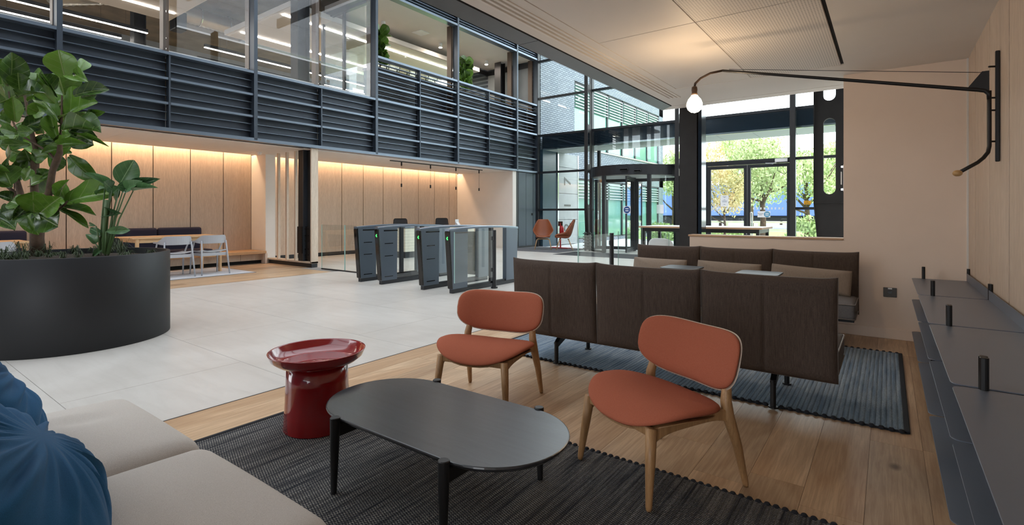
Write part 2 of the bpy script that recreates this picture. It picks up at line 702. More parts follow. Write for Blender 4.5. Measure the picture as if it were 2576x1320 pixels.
        fr = t.add('ShaderNodeMath', operation='FLOOR')
        t.link(fl.outputs[0], fr.inputs[0])
        ph = t.add('ShaderNodeMath', operation='MULTIPLY')
        ph.inputs[1].default_value = PI / 2
        t.link(fr.outputs[0], ph.inputs[0])
        wx = wave(s.outputs['X'], PI / sx_)
        wy = wave(s.outputs['Y'], PI / sy_, ph.outputs[0])
        h = t.add('ShaderNodeMath', operation='MULTIPLY')
        t.link(wx, h.inputs[0])
        t.link(wy, h.inputs[1])
        rowv = t.coords((1 / sx_, 2.2, 1))
        rn = t.noise(rowv, 1.0, 3, 0.6)
        sp = t.noise(v, 240, 2, 0.6)
        col = t.ramp(h.outputs[0], [(0.05, c_dark), (0.6, c_mid)])
        mul = t.add('ShaderNodeMath', operation='MULTIPLY')
        t.link(t.ramp(rn, [(0.5 - amount, (0, 0, 0, 1)), (0.5 + 0.22, (1, 1, 1, 1))]), mul.inputs[0])
        t.link(t.ramp(wy, [(0.45, (1, 1, 1, 1)), (0.8, (0, 0, 0, 1))]), mul.inputs[1])
        mul2 = t.add('ShaderNodeMath', operation='MULTIPLY')
        t.link(mul.outputs[0], mul2.inputs[0])
        t.link(t.ramp(sp, [(0.35, (0.3, 0.3, 0.3, 1)), (0.6, (1, 1, 1, 1))]), mul2.inputs[1])
        t.base(t.mix(mul2.outputs[0], col, c_fleck))
        t.set(0.95, 0, 0.15)
        t.bump(h.outputs[0], 0.9, 0.006)
        M[name] = t.m
    rug('rug_charcoal', srgb(20, 21, 26), srgb(52, 54, 62), srgb(206, 200, 188), 0.2, 0.016, 0.011)
    rug('rug_blue', srgb(58, 72, 88), srgb(112, 132, 152), srgb(216, 224, 226), 0.18, 0.026, 0.014)
    plain('rug_hem', srgb(26, 27, 33), 0.95)
    # leaves
    def leaf(name, c1, c2, vein, rough=0.32):
        t = NT(name)
        v = t.coords((1, 1, 1))
        s = t.add('ShaderNodeSeparateXYZ')
        t.link(v, s.inputs[0])
        ax = t.add('ShaderNodeMath', operation='ABSOLUTE')
        t.link(s.outputs['X'], ax.inputs[0])
        # side veins: sin(k*(y - 0.7|x|)), midrib at x = 0
        k = t.add('ShaderNodeMath', operation='MULTIPLY_ADD')
        k.inputs[1].default_value = -0.8
        t.link(ax.outputs[0], k.inputs[0])
        t.link(s.outputs['Y'], k.inputs[2])
        k2 = t.add('ShaderNodeMath', operation='MULTIPLY')
        k2.inputs[1].default_value = 26.0
        t.link(k.outputs[0], k2.inputs[0])
        sn = t.add('ShaderNodeMath', operation='SINE')
        t.link(k2.outputs[0], sn.inputs[0])
        side = t.ramp(sn.outputs[0], [(0.965, (0, 0, 0, 1)), (1.0, (0.55, 0.55, 0.55, 1))])
        mid = t.ramp(ax.outputs[0], [(0.008, (1, 1, 1, 1)), (0.022, (0, 0, 0, 1))])
        add = t.add('ShaderNodeMath', operation='MAXIMUM')
        t.link(side, add.inputs[0])
        t.link(mid, add.inputs[1])
        oi = t.add('ShaderNodeObjectInfo')
        n = t.noise(v, 4, 3)
        a2 = t.add('ShaderNodeMath', operation='MULTIPLY_ADD')
        a2.inputs[1].default_value = 0.5
        t.link(n, a2.inputs[0])
        h = t.add('ShaderNodeMath', operation='MULTIPLY')
        h.inputs[1].default_value = 0.55
        t.link(oi.outputs['Random'], h.inputs[0])
        t.link(h.outputs[0], a2.inputs[2])
        col = t.ramp(a2.outputs[0], [(0.15, c1), (0.75, c2)])
        t.base(t.mix(add.outputs[0], col, vein))
        t.set(rough, 0, 0.5)
        t.bump(add.outputs[0], 0.25, 0.01)
        t.p.inputs['Transmission Weight'].default_value = 0.0
        t.p.inputs['Subsurface Weight'].default_value = 0.0
        M[name] = t.m
    leaf('fig_leaf', srgb(28, 54, 24), srgb(100, 138, 50), srgb(128, 148, 84), 0.26)
    leaf('strelitzia_leaf', srgb(38, 72, 42), srgb(86, 124, 78), srgb(126, 160, 110))
    plain('stem_green', srgb(74, 100, 58), 0.5, var=0.15)
    plain('grass_blade', srgb(66, 80, 52), 0.6, var=0.4, vscale=40)
    # street tree foliage
    def foliage(name, c1, c2, c3):
        t = NT(name)
        n = t.noise(t.world_coords(), 1.6, 5, 0.7)
        t.base(t.ramp(n, [(0.3, c1), (0.5, c2), (0.72, c3)]))
        t.set(0.7, 0, 0.2)
        M[name] = t.m
    foliage('leaves_green', srgb(150, 170, 118), srgb(192, 204, 152), srgb(222, 226, 182))
    foliage('leaves_autumn', srgb(180, 184, 134), srgb(222, 208, 154), srgb(234, 200, 160))
    foliage('leaves_hedge', srgb(130, 160, 104), srgb(172, 194, 128), srgb(206, 214, 160))
    glass('glass_clear')
    glass('glass_office', (0.94, 0.96, 0.98, 1), 1.0)
    glass('glass_roof_dimming', (0.66, 0.67, 0.68, 1), 1.0)  # tint cuts the sky light that reaches the atrium
    glass('glass_rail', (0.965, 0.985, 0.98, 1), 1.0)
    plain('glass_edge', srgb(160, 198, 192), 0.1)
    plain('spandrel', srgb(30, 40, 52), 0.08, 0.0, 0.6)
    t = NT('glass_far')
    t.base(srgb(104, 150, 138))
    t.set(0.08, 0, 0.8)
    M['glass_far'] = t.m
    plain('soffit_panel', srgb(160, 163, 160), 0.6, var=0.03)
    emit('led_white', (1.0, 0.9, 0.78, 1), 34.0)
    emit('led_warm', (1.0, 0.6, 0.3, 1), 5.0)
    emit('bulb_glow', (1.0, 0.72, 0.44, 1), 80.0)
    emit('green_arrow', (0.05, 1.0, 0.12, 1), 2.5)
    emit('downlight', (1.0, 0.86, 0.74, 1), 400.0)


build_materials()
# ================================================================= SETTING
XF = -10.2      # plane of the slatted facade
YW = 15.4       # plane of the entrance glazing
YB = 6.067      # low wall behind the sofas
XR = 0.579      # timber wall on the right
ZC = 2.585      # ceiling over the lounge
XBW = -12.75    # timber back wall of alcove and reception
ZS = 2.63       # soffit under the upper floor

# ---- floors
floor = struct('floor', MB().box(-13.4, 1.2, -8, YW, -0.12, -0.004), 'grout')


def tiles():
    m = 0
    ys = [-1.365 + 1.128 * i for i in range(16)]
    shared = {}
    for r in range(len(ys) - 1):
        y0, y1 = ys[r], min(ys[r + 1], YW)
        if y0 >= YW - 0.05:
            continue
        off = (r % 2) * 1.15
        x = -13.4 + off - 2.3
        while x < 1.0:
            x0, x1 = x, x + 2.3
            x += 2.3
            lim_l = -9.15 if y0 < 5.2 else (-9.15 if y0 < 6.2 else -12.7)
            lim_r = -3.36 if y1 < 6.9 else 1.0
            a, b = max(x0, lim_l), min(x1, lim_r)
            if b - a < 0.05:
                continue
            key = (round(b - a, 3), round(y1 - y0, 3))
            if key not in shared:
                w, d = key
                shared[key] = MB().box(0.0018, w - 0.0018, 0.0018, d - 0.0018, -0.02, 0).mesh('floor_tile')
                shared[key].materials.append(M['porcelain'])
            o = obj('floor_tile', shared[key], None, floor)
            o.location = (a, y0, 0)
            m += 1


tiles()


def planks():
    w = 0.219
    shared = {}
    col = 0
    x = -3.36
    while x < XR - 0.02:
        x1 = min(x + w, XR)
        y = -2.6 - random.random() * 1.6
        lim = 6.9 if x1 < -1.9 else YB
        while y < lim:
            L = random.choice((1.5, 1.8, 2.1))
            y1 = min(y + L, lim)
            if y1 > -1.2 and y1 - y > 0.02:
                key = (round(x1 - x, 3), round(y1 - y, 2))
                if key not in shared:
                    g = 0.0007
                    shared[key] = MB().box(g, key[0] - g, g, key[1] - g, -0.02, 0.0005).mesh('floor_board')
                    shared[key].materials.append(M['oak_floor'])
                o = obj('floor_board', shared[key], None, floor)
                o.location = (x, y, 0)
            y = y1
        x = x1
        col += 1
    obj('board_bed', MB().box(-3.36, XR, -2.6, YB, -0.03, -0.003), 'joint_dark', floor)
    # boards of the alcove floor
    x = -12.75
    while x < -9.16:
        x1 = min(x + w, -9.15)
        y = -0.6 - random.random()
        while y < 6.4:
            y1 = min(y + random.choice((1.8, 2.2)), 6.42 if x1 < -10.2 else 6.2)
            if y1 - y < 0.02:
                break
            key = (round(x1 - x, 3), round(y1 - y, 2))
            if key not in shared:
                shared[key] = MB().box(0.001, key[0] - 0.001, 0.001, key[1] - 0.001, -0.02, 0.0005).mesh('floor_board')
                shared[key].materials.append(M['oak_floor'])
            o = obj('floor_board', shared[key], None, floor)
            o.location = (x, y, 0)
            y = y1
        x = x1


planks()
obj('edge_trim', MB().box(-3.366, -3.356, -2.6, 6.9, -0.01, 0.002), 'trim_metal', floor)

# ---- ceiling of the lounge
ceiling = struct('ceiling', MB().box(-2.235, XR + 0.1, -4, 6.5, 2.6, 2.75), 'ceiling_white')
obj('perimeter_board', MB().box(-0.325, XR, -4, 6.5, 2.578, 2.6).box(-1.895, -0.325, 5.645, 6.5, 2.578, 2.6).box(-2.225, -2.135, -4, 6.5, 2.578, 2.6).box(-1.975, -1.895, -4, 6.5, 2.578, 2.6).box(-2.135, -1.975, 6.06, 6.5, 2.578, 2.6), 'ceiling_white', ceiling)
for i, (x0, x1, mt) in enumerate(((-1.889, -1.124, 'ceiling_panel'), (-1.119, -0.352, 'perforated'))):
    for k in range(5):
        y1 = 5.638 - 1.89 * k
        obj('ceiling_panel', MB().box(x0, x1, y1 - 1.884, y1, ZC - 0.006, 2.6), mt, ceiling, bevel=0.002, seg=1)
obj('shadow_gap', MB().box(-0.35, -0.325, -4, 5.65, 2.592, 2.6), 'black_gap', ceiling)
obj('edge_gap', MB().box(-2.25, -2.225, -4, 6.52, 2.588, 2.62).box(-2.225, 1.0, 6.5, 6.52, 2.588, 2.62), 'black_gap', ceiling)
# linear air diffuser, three slots
dif = thing('slot_diffuser', 'long white linear air diffuser with three dark slots in ceiling', 'air vent', (0, 0, 0))
for k in range(4):
    obj('diffuser_blade', MB().box(-2.133 + 0.044 * k, -2.133 + 0.044 * k + 0.022, -4, 6.045, 2.572, 2.6), 'white_paint', dif)
obj('diffuser_void', MB().box(-2.13, -1.98, -4, 6.04, 2.592, 2.6), 'black_gap', dif)
obj('diffuser_end', MB().box(-2.133, -1.979, 6.04, 6.06, 2.572, 2.6), 'white_paint', dif)
# metal edge trim, mitred at the corner, in three lengths
tr = struct('trim_1')
for (y0, y1) in ((-4, 1.1), (1.106, 3.4), (3.406, 5.4)):
    obj('trim_plate', MB().box(-2.44, -2.25, y0, y1, 2.58, 2.62), 'trim_metal', tr)
obj('trim_plate', MB().prism([(-2.44, 5.406), (-2.25, 5.406), (-2.25, 6.522), (-2.44, 6.712)], 'Z', 2.58, 2.62), 'trim_metal', tr)
obj('trim_plate', MB().prism([(-2.44, 6.712), (-2.25, 6.522), (0.9, 6.522), (0.9, 6.712)], 'Z', 2.58, 2.62), 'white_paint', tr)  # same metal trim; its brighter look is put into a white finish
struct('wall_upper_blocker', MB().box(-2.42, -2.2, -8, 6.68, 2.64, 8.2).box(-2.42, 0.9, 6.5, 6.68, 2.64, 8.2), 'trim_metal')  # unseen wall added to block light; grey keeps it dim in window reflections

# ---- walls round the lounge
struct('wall_back', MB().box(-0.355, XR + 0.1, YB, YB + 0.16, 0, 2.61), 'cream_paint')
struct('wall_low', MB().box(-1.875, -0.355, YB, YB + 0.16, 0, 0.928), 'cream_paint')
struct('trim_2', MB().box(-1.89, -0.355, YB - 0.012, YB + 0.175, 0.928, 0.95), 'oak_cap', bevel=0.004)
struct('baseboard_back', MB().box(-1.875, XR, YB - 0.016, YB, 0, 0.1), 'cream_paint', bevel=0.006)
struct('trim_3', MB().box(XR - 0.012, XR + 0.004, YB - 0.014, YB, 0, 2.6), 'white_paint')
wr = struct('wall_right', MB().box(XR + 0.02, XR + 0.16, -4, YB, 0, 2.61), 'black_gap')
edges = [6.053, 5.634, 4.898, 4.178, 3.458, 2.738, 2.018, 1.298, 0.578, -0.142, -0.862, -1.582, -2.302, -3.02, -3.74]
for a, b in zip(edges[:-1], edges[1:]):
    obj('wall_panel', MB().box(XR, XR + 0.02, b + 0.014, a - 0.014, 0, 2.6), 'oak_panel', wr, bevel=0.002, seg=1)
struct('wall_far_right', MB().box(1.0, 1.2, YB, YW, 0, 8.2), 'white_paint')
struct('wall_end_blocker', MB().box(-13.4, -2.4, -8.2, -8, 0, 8.3), 'steel_mesh')  # unseen, closed to full height to keep bright sky out of glass reflections

# ---- alcove and reception below the upper floor
sof = struct('ceiling_soffit', MB().box(-12.5, XF - 0.17, -3, 14.0, ZS, ZS + 0.25).box(XBW - 0.3, -12.5, -3, 14.0, ZS + 0.22, ZS + 0.25), 'ceiling_white')
for a, b in ((-3, 0.6), (0.604, 3.2), (3.204, 5.8), (5.804, 8.4), (8.404, 11.0), (11.004, 13.86)):
    obj('soffit_board', MB().box(-12.48, XF - 0.22, a, b, ZS - 0.012, ZS), 'ceiling_white', sof)
obj('vent_slot', MB().box(XF - 0.17, XF - 0.13, -3, 6.3, ZS - 0.004, ZS), 'frame_brown', sof)
wb = struct('wall_alcove', MB().box(XBW - 0.16, XBW - 0.02, -3, 14.0, 0, 2.9), 'black_gap')
ya = [6.36, 5.70, 4.985, 4.255, 3.525, 2.81, 2.085, 1.36, 0.63, -0.1, -0.83, -1.56, -2.29]
for a, b in zip(ya[:-1], ya[1:]):
    obj('wall_panel', MB().box(XBW - 0.02, XBW, b + 0.008, a - 0.008, 0.1, 2.86), 'oak_panel', wb, bevel=0.002, seg=1)
yr = [6.52, 7.27, 8.02, 8.77, 9.52, 10.27, 11.02, 11.77, 12.52, 13.27, 13.86]
yr = [6.60, 7.33, 8.0, 8.975, 9.727, 10.48, 11.23, 11.98, 12.73, 13.47, 13.9]
for a, b in zip(yr[:-1], yr[1:]):
    obj('wall_panel', MB().box(XBW - 0.02, XBW, a + 0.009, b - 0.009, 0.1, 2.86), 'oak_panel', wb, bevel=0.002, seg=1)
obj('plinth', MB().box(XBW - 0.03, XBW - 0.012, -3, 13.9, 0, 0.1), 'frame_dark', wb)
# white stub wall between alcove and screen, and reception end wall
struct('wall_stub', MB().box(XBW, -12.06, 6.36, 6.60, 0, ZS), 'white_paint')
struct('wall_reception', MB().box(XBW, XF - 0.02, 13.9, 14.06, 0, ZS), 'white_paint')
struct('trim_4', MB().box(XF - 0.06, XF + 0.0, 13.88, 14.08, 0, ZS), 'white_paint')
# slatted timber screen with the steel column
scr = thing('timber_screen', 'pale oak portal screen with upright fins around black steel column', 'screen', (-11.1, 6.5, 0))
obj('sill_board', MB().box(-0.955, 0.9, -0.1, 0.07, 0.09, 0.125), 'oak_pale', scr)
obj('plinth', MB().box(-0.92, 0.885, -0.08, 0.06, 0, 0.09), 'frame_dark', scr)
obj('end_panel', MB().box(0.862, 0.9, -0.1, 0.07, 0.09, ZS), 'oak_pale', scr, bevel=0.003, seg=1)
for x in (-0.53, -0.16, 0.21):
    obj('fin', MB().box(x - 0.028, x + 0.028, -0.08, -0.025, 0.125, ZS), 'oak_pale', scr)
sc = thing('steel_column', 'black steel column with bolted splice plates inside the timber screen', 'column', (-10.54, 6.49, 0))
obj('flange', MB().box(-0.2, -0.02, -0.075, -0.055, 0.125, ZS), 'column_black', sc)
obj('web', MB().box(-0.02, 0.0, -0.075, 0.06, 0.125, ZS), 'steel_dark', sc)  # bluish steel: light on this side is put into the colour
obj('flange', MB().box(0.0, 0.19, 0.03, 0.06, 0.125, ZS), 'column_black', sc)
pl = obj('splice_plate', MB().box(-0.22, -0.03, -0.09, -0.075, 0.3, 0.9), 'powder_black', sc)
pl2 = obj('splice_plate', MB().box(-0.02, 0.18, -0.02, 0.0, 0.15, 0.9), 'powder_black', sc)
for z in (0.27, 0.4, 0.58, 0.7, 0.85):
    for x in (0.03, 0.13):
        obj('bolt', MB().prism([(x + 0.014 * math.cos(k * PI / 3), z + 0.014 * math.sin(k * PI / 3)) for k in range(6)], 'Y', -0.05, -0.03), 'powder_black', pl2)

# dark doors at the far end of the reception
wd = struct('wall_dark', MB().box(XF - 0.1, XF - 0.02, 14.08, YW, 0, ZS), 'frame_dark')
for a, b in ((14.1, 14.2), (14.22, 14.66), (14.67, 15.1), (15.12, 15.38)):
    obj('door_panel', MB().box(XF - 0.02, XF, a, b, 0.06, ZS - 0.02), 'steel_dark' if b - a > 0.2 else 'frame_dark', wd, bevel=0.003, seg=1)
obj('wall_plate', MB().box(XF, XF + 0.01, 15.0, 15.07, 1.12, 1.2), 'black_gap', wd)

# ---- slatted facade of the upper floor
fac = struct('wall_facade')
YB_ = [-3.84, -0.84, 2.161, 5.155, 8.15, 11.12, 14.095, 15.35]


def box_unit(name, mat):
    me = MB().box(-0.5, 0.5, -0.5, 0.5, -0.5, 0.5).mesh(name)
    me.materials.append(M[mat])
    return me


u_blade = box_unit('slat', 'steel_blade')
u_rail = box_unit('rail', 'steel_blade')
u_post = box_unit('post', 'steel_dark')


def unit(me, name, parent, x0, x1, y0, y1, z0, z1):
    o = bpy.data.objects.new(name, me)
    C.objects.link(o)
    o.parent = parent
    o.location = ((x0 + x1) / 2, (y0 + y1) / 2, (z0 + z1) / 2)
    o.scale = (x1 - x0, y1 - y0, z1 - z0)
    return o


def louvre(y0, y1, z0, z1, backed, nb=2):
    if backed:
        p = obj('louvre_panel', MB().box(XF - 0.16, XF - 0.12, y0, y1, z0, z1), 'steel_mesh', fac)
    else:
        p = obj('louvre_frame', MB().box(XF - 0.13, XF - 0.11, y0, y0 + 0.02, z0, z1).box(XF - 0.13, XF - 0.11, y1 - 0.02, y1, z0, z1), 'steel_dark', fac)
    h = (z1 - z0) / 3.0
    for g in range(3):
        if g:
            unit(u_rail, 'rail', p, XF - 0.1, XF + 0.02, y0, y1, z0 + h * g - 0.021, z0 + h * g + 0.021)
        for b in range(nb):
            z = z0 + h * g + h * (b + 1) / (nb + 1)
            unit(u_blade, 'slat', p, XF - 0.12, XF - 0.05, y0, y1, z - 0.005, z + 0.005)


for a, b in zip(YB_[:-1], YB_[1:]):
    mid = [a, (a + b) / 2 - 0.01, b] if b - a > 2 else [a, b]
    for y0, y1 in zip(mid[:-1], mid[1:]):
        louvre(y0 + 0.02, y1 - 0.02, 2.70, 4.0, True)
        if a > 8:
            louvre(y0 + 0.02, y1 - 0.02, 4.05, 5.06, False)
    for y in mid[1:-1]:
        unit(u_post, 'mullion', fac, XF - 0.1, XF + 0.025, y - 0.014, y + 0.014, 2.66, 5.06 if a > 8 else 4.0)
    ztop = 7.0 if a > 8 else 8.2
    unit(u_post, 'post', fac, XF - 0.14, XF + 0.05, b - 0.035, b + 0.035, 2.66, ztop)
    unit(u_rail, 'bottom_rail', fac, XF - 0.16, XF + 0.05, a, b, 2.635, 2.70)
    unit(u_rail, 'sill_rail', fac, XF - 0.14, XF + 0.045, a, b, 3.985 if a < 8 else 3.995, 4.035 if a < 8 else 4.05)
    if a > 8:
        unit(u_rail, 'sill_rail', fac, XF - 0.16, XF + 0.045, a, b, 5.05, 5.105)
        unit(u_rail, 'head_rail', fac, XF - 0.16, XF + 0.045, a, b, 6.70, 6.76)
        for z in (6.84, 6.92):
            unit(u_blade, 'slat', fac, XF - 0.1, XF, a, b, z - 0.006, z + 0.006)
        unit(u_rail, 'top_rail', fac, XF - 0.16, XF + 0.045, a, b, 6.985, 7.04)
        obj('fascia', MB().box(XF - 0.14, XF - 0.12, a, b, 6.76, 7.0), 'steel_mesh', fac)
        obj('inner_post', MB().box(XF - 0.32, XF - 0.15, b - 0.10, b - 0.03, 4.0, 6.72), 'frame_brown', fac)
    else:
        for y in (b, (a + b) / 2 - 0.01):
            obj('inner_post', MB().box(XF - 0.30, XF - 0.14, y - 0.045, y + 0.045, 4.0, 8.0), 'frame_brown', fac)
# glazing of the office bays
n = 1
for a, b in zip(YB_[:4], YB_[1:5]):
    for y0, y1 in ((a, (a + b) / 2 - 0.01), ((a + b) / 2 - 0.01, b)):
        struct('window_%d' % n, MB().box(XF - 0.06, XF - 0.05, y0 + 0.03, y1 - 0.03, 4.03, 8.2), 'glass_office')
        n += 1

# ---- upper floor interior
struct('floor_upper', MB().box(-21, XF - 0.17, -4, YW, 3.2, 3.95), 'concrete')
struct('ceiling_office', MB().box(-21, XF + 0.1, -4, 16, 7.3, 7.5), 'concrete')
struct('wall_office', MB().box(-21.2, -21, -4, YW, 3.9, 7.4), 'concrete_pale')
struct('roof', MB().box(-21.2, XF + 0.1, -4, 16.2, 8.2, 8.35).box(XF - 0.1, XF + 0.1, -4, 16.2, 7.05, 8.3), 'white_paint')
struct('trim_5', MB().box(XF - 0.6, XF - 0.2, -4, 8.1, 3.95, 4.12), 'white_paint')
struct('ceiling_gallery', MB().box(-12.5, XF - 0.13, 8.25, 15.36, 6.72, 6.9), 'ceiling_white')
part = struct('wall_gallery', MB().box(-12.56, -12.46, 8.2, 15.4, 6.5, 6.66).box(-12.56, XF - 0.3, 15.3, 15.4, 6.5, 6.66).box(-12.56, XF - 0.3, 8.16, 8.26, 6.5, 6.66).box(-12.56, -12.48, 8.18, 8.26, 3.95, 6.6).box(-11.6, -11.52, 8.18, 8.24, 3.95, 6.6), 'frame_dark')
obj('glass_pane', MB().box(-12.515, -12.505, 8.26, 15.3, 3.95, 6.5), 'glass_clear', part)
obj('glass_pane', MB().box(-12.45, XF - 0.5, 8.2, 8.21, 3.95, 6.5), 'glass_office', part)
struct('wall_gallery_end', MB().box(-12.46, XF - 0.3, 15.34, 15.38, 4.0, 6.5), 'concrete_pale')


def ceil_light(x, y0, y1, z, label):
    t = thing('linear_light', label, 'light', (x, (y0 + y1) / 2, z), group='office linear lights')
    L = (y1 - y0) / 2
    obj('housing', MB().box(-0.05, 0.05, -L, L, 0.005, 0.1), 'frame_dark', t)
    obj('diffuser', MB().box(-0.03, 0.03, -L, L, -0.01, 0.006), 'led_white', t)
    for s in (-0.8, 0.0, 0.8):
        obj('suspension_wire', MB().box(-0.004, 0.004, L * s - 0.004, L * s + 0.004, 0.1, 7.298 - z), 'chrome', t)
    return t


ceil_light(-16.9, 0.4, 5.5, 6.3, 'black suspended linear light ending behind the leftmost wide upstairs window')
ceil_light(-18.0, 0.4, 5.2, 6.3, 'deeper suspended linear light seen low in the leftmost upstairs windows')
ceil_light(-16.9, 7.0, 13.5, 6.3, 'long suspended linear light crossing the office right of the duct')
ceil_light(-18.4, 7.4, 14.5, 6.3, 'farthest suspended linear light low behind the office windows')


def raft(x0, x1, y0, y1, lx, label):
    t = thing('ceiling_raft', label, 'ceiling panel', ((x0 + x1) / 2, (y0 + y1) / 2, 6.4))
    hx, hy = (x1 - x0) / 2, (y1 - y0) / 2
    obj('raft_board', MB().box(-hx, hx, -hy, hy, 0, 0.14), 'white_paint', t)
    nb = max(2, int((x1 - x0) / 1.2))
    for k in range(nb):
        a = -hx + 0.04 + (2 * hx - 0.08) * k / nb
        b = -hx + 0.04 + (2 * hx - 0.08) * (k + 1) / nb - 0.01
        obj('raft_panel', MB().box(a, b, -hy + 0.04, hy - 0.04, -0.012, 0.0), 'perforated', t)
    for q in lx:
        c = q - (x0 + x1) / 2
        obj('light_strip', MB().box(c - 0.04, c + 0.04, -hy + 0.15, hy - 0.15, -0.03, -0.012), 'led_white', t)


raft(-15.7, -11.9, -1.5, 5.6, (-14.9,), 'white perforated ceiling raft over the left office bays')
raft(-15.6, -12.1, 7.0, 14.4, (-14.9, -12.7), 'white perforated ceiling raft with two light strips over right office')
# ducts
mb = MB()
mb.tube([(-16.3, 6.0 + 0.06 * i, 6.95) for i in range(36)], [0.24 + 0.012 * (i % 2) for i in range(36)], 14)
d = thing('air_duct', 'silver foil air duct hung under the office concrete ceiling', 'duct', (0, 0, 0))
obj('duct_sleeve', mb, 'foil', d, smooth=True)
for y in (6.6, 7.4):
    obj('hanger', MB().tube([(-16.3 + 0.27 * math.cos(a), y, 6.95 + 0.27 * math.sin(a)) for a in [2 * PI * k / 16 for k in range(17)]], 0.012, 6), 'chrome', d)
mb = MB()
mb.tube([(-17.6 + 0.08 * i, 3.6 + 0.05 * i, 6.9) for i in range(30)], [0.26 + 0.02 * (i % 2) for i in range(30)], 14)
d = thing('air_duct', 'crinkled foil duct running diagonally behind the wide left office window', 'duct', (0, 0, 0))
obj('duct_sleeve', mb, 'foil', d, smooth=True)
tag(obj('ceiling_speaker', MB().box(-16.35, -15.95, 5.85, 6.15, 6.35, 6.85), 'frame_dark', bevel=0.02), 'grey box speaker hung beside the silver duct end', 'speaker')
ctr = thing('cable_tray', 'metal cable tray hung under the office concrete ceiling', 'cable tray', (-17.55, 11.2, 7.0))
obj('tray_bed', MB().box(-0.15, 0.15, -2.8, 2.8, 0, 0.02), 'chrome', ctr)
for sx in (-0.15, 0.13):
    obj('tray_side', MB().box(sx, sx + 0.02, -2.8, 2.8, 0.02, 0.1), 'chrome', ctr)
for y in (-2.4, -0.8, 0.8, 2.4):
    obj('hanger_rod', MB().box(-0.165, -0.15, y - 0.008, y + 0.008, 0.0, 0.3).box(0.15, 0.165, y - 0.008, y + 0.008, 0.0, 0.3), 'chrome', ctr)


def hcol(name, x, y, z0, z1, w, label, mat='column_black'):
    t = thing(name, label, 'column', (x, y, z0))
    obj('flange', MB().box(-w, w, -w, -w + 0.02, 0, z1 - z0), mat, t)
    obj('flange', MB().box(-w, w, w - 0.02, w, 0, z1 - z0), mat, t)
    obj('web', MB().box(-0.01, 0.01, -w + 0.02, w - 0.02, 0, z1 - z0), mat, t)
    return t


hcol('office_column', -17.45, 5.45, 3.95, 7.3, 0.15, 'dark steel office column beside the hanging grey speaker')
hcol('office_column', -11.0, 6.62, 3.95, 7.3, 0.15, 'dark steel column just behind the office glass left of gallery')
hcol('gallery_column', -11.5, 14.85, 3.95, 6.72, 0.14, 'dark steel column inside the open gallery near its far end')
# gallery ceiling fittings
for i, y in enumerate((9.62, 11.95, 14.3)):
    t = thing('downlight', ('white cylinder downlight nearest the first gallery plant', 'white cylinder downlight beside the smoke detector', 'white cylinder downlight next to the gallery column')[i], 'downlight', (-11.7, y, 6.72), group='gallery downlights')
    obj('body', MB().cyl(0, 0, -0.14, 0, 0.06, 20), 'white_plastic', t)
    obj('lens', MB().cyl(0, 0, -0.145, -0.138, 0.052, 20), 'downlight', t)
t = thing('smoke_detector', 'round white smoke detector on the gallery ceiling', 'smoke detector', (-11.55, 12.35, 6.72))
obj('base', MB().cyl(0, 0, -0.025, 0, 0.06, 18), 'white_plastic', t)
obj('sensor', MB().cyl(0, 0, -0.055, -0.025, 0.035, 18), 'white_plastic', t)
t = thing('access_hatch', 'square white access hatch in the gallery ceiling', 'hatch', (-11.5, 10.9, 6.72))
obj('hatch_frame', MB().box(-0.2, 0.2, -0.2, 0.2, -0.008, 0), 'white_plastic', t)
obj('hatch_lid', MB().box(-0.185, 0.185, -0.185, 0.185, -0.012, -0.008), 'white_plastic', t)
t = thing('smoke_detector', 'round white smoke detector on soffit near the timber screen', 'smoke detector', (-11.75, 6.05, ZS - 0.012))
obj('base', MB().cyl(0, 0, -0.025, 0, 0.06, 18), 'white_plastic', t)
obj('sensor', MB().cyl(0, 0, -0.06, -0.025, 0.04, 18, 0.05), 'white_plastic', t)

# ---- cove lights above the timber wall (warm LED strips in the ceiling slot)
for (y0, y1) in ((-2.9, 6.34), (6.65, 13.88)):
    st = thing('led_strip', 'warm light strip hidden in ceiling slot above alcove panels' if y0 < 0 else 'warm light strip hidden in ceiling slot above reception panels', 'light', (-12.6, (y0 + y1) / 2, ZS + 0.2), group='cove lights')
    L = (y1 - y0) / 2
    obj('profile', MB().box(-0.02, 0.05, -L, L, 0.0, 0.015), 'white_plastic', st)
    obj('led', MB().box(-0.015, 0.015, -L, L, -0.006, 0.0), 'led_warm', st)
    area_light('cove_lamp', (-12.6, (y0 + y1) / 2, ZS + 0.18), 0.05, y1 - y0, 6.0 * (y1 - y0), (1.0, 0.66, 0.4), (0, math.radians(8), 0))

# ---- unseen atrium rooflight, tinted glass added to dim the sky indoors
rl = struct('ceiling_rooflight_added')
for k in range(8):
    y0 = -8 + 3.0 * k
    obj('added_roof_pane', MB().box(-10.1, -2.42, y0 + 0.03, min(y0 + 2.97, 15.4), 8.3, 8.32), 'glass_roof_dimming', rl)
    obj('added_roof_beam', MB().box(-10.1, -2.42, y0 - 0.05, y0 + 0.03, 8.0, 8.32), 'frame_dark', rl)
for k in range(3):
    obj('added_roof_pane', MB().box(-2.42, 1.1, 6.7 + 3.0 * k, min(9.67 + 3.0 * k, 15.4), 8.3, 8.32), 'glass_roof_dimming', rl)

# ---- entrance glazing
ent = struct('wall_entrance')
zt = (1.325, 2.655, 3.985, 5.315, 6.65)
XM = (-10.17, -8.0, -5.0, -2.0, 0.9)


def bar(name, x0, x1, y0, y1, z0, z1, mat='frame_dark'):
    return obj(name, MB().box(x0, x1, y0, y1, z0, z1), mat, ent)


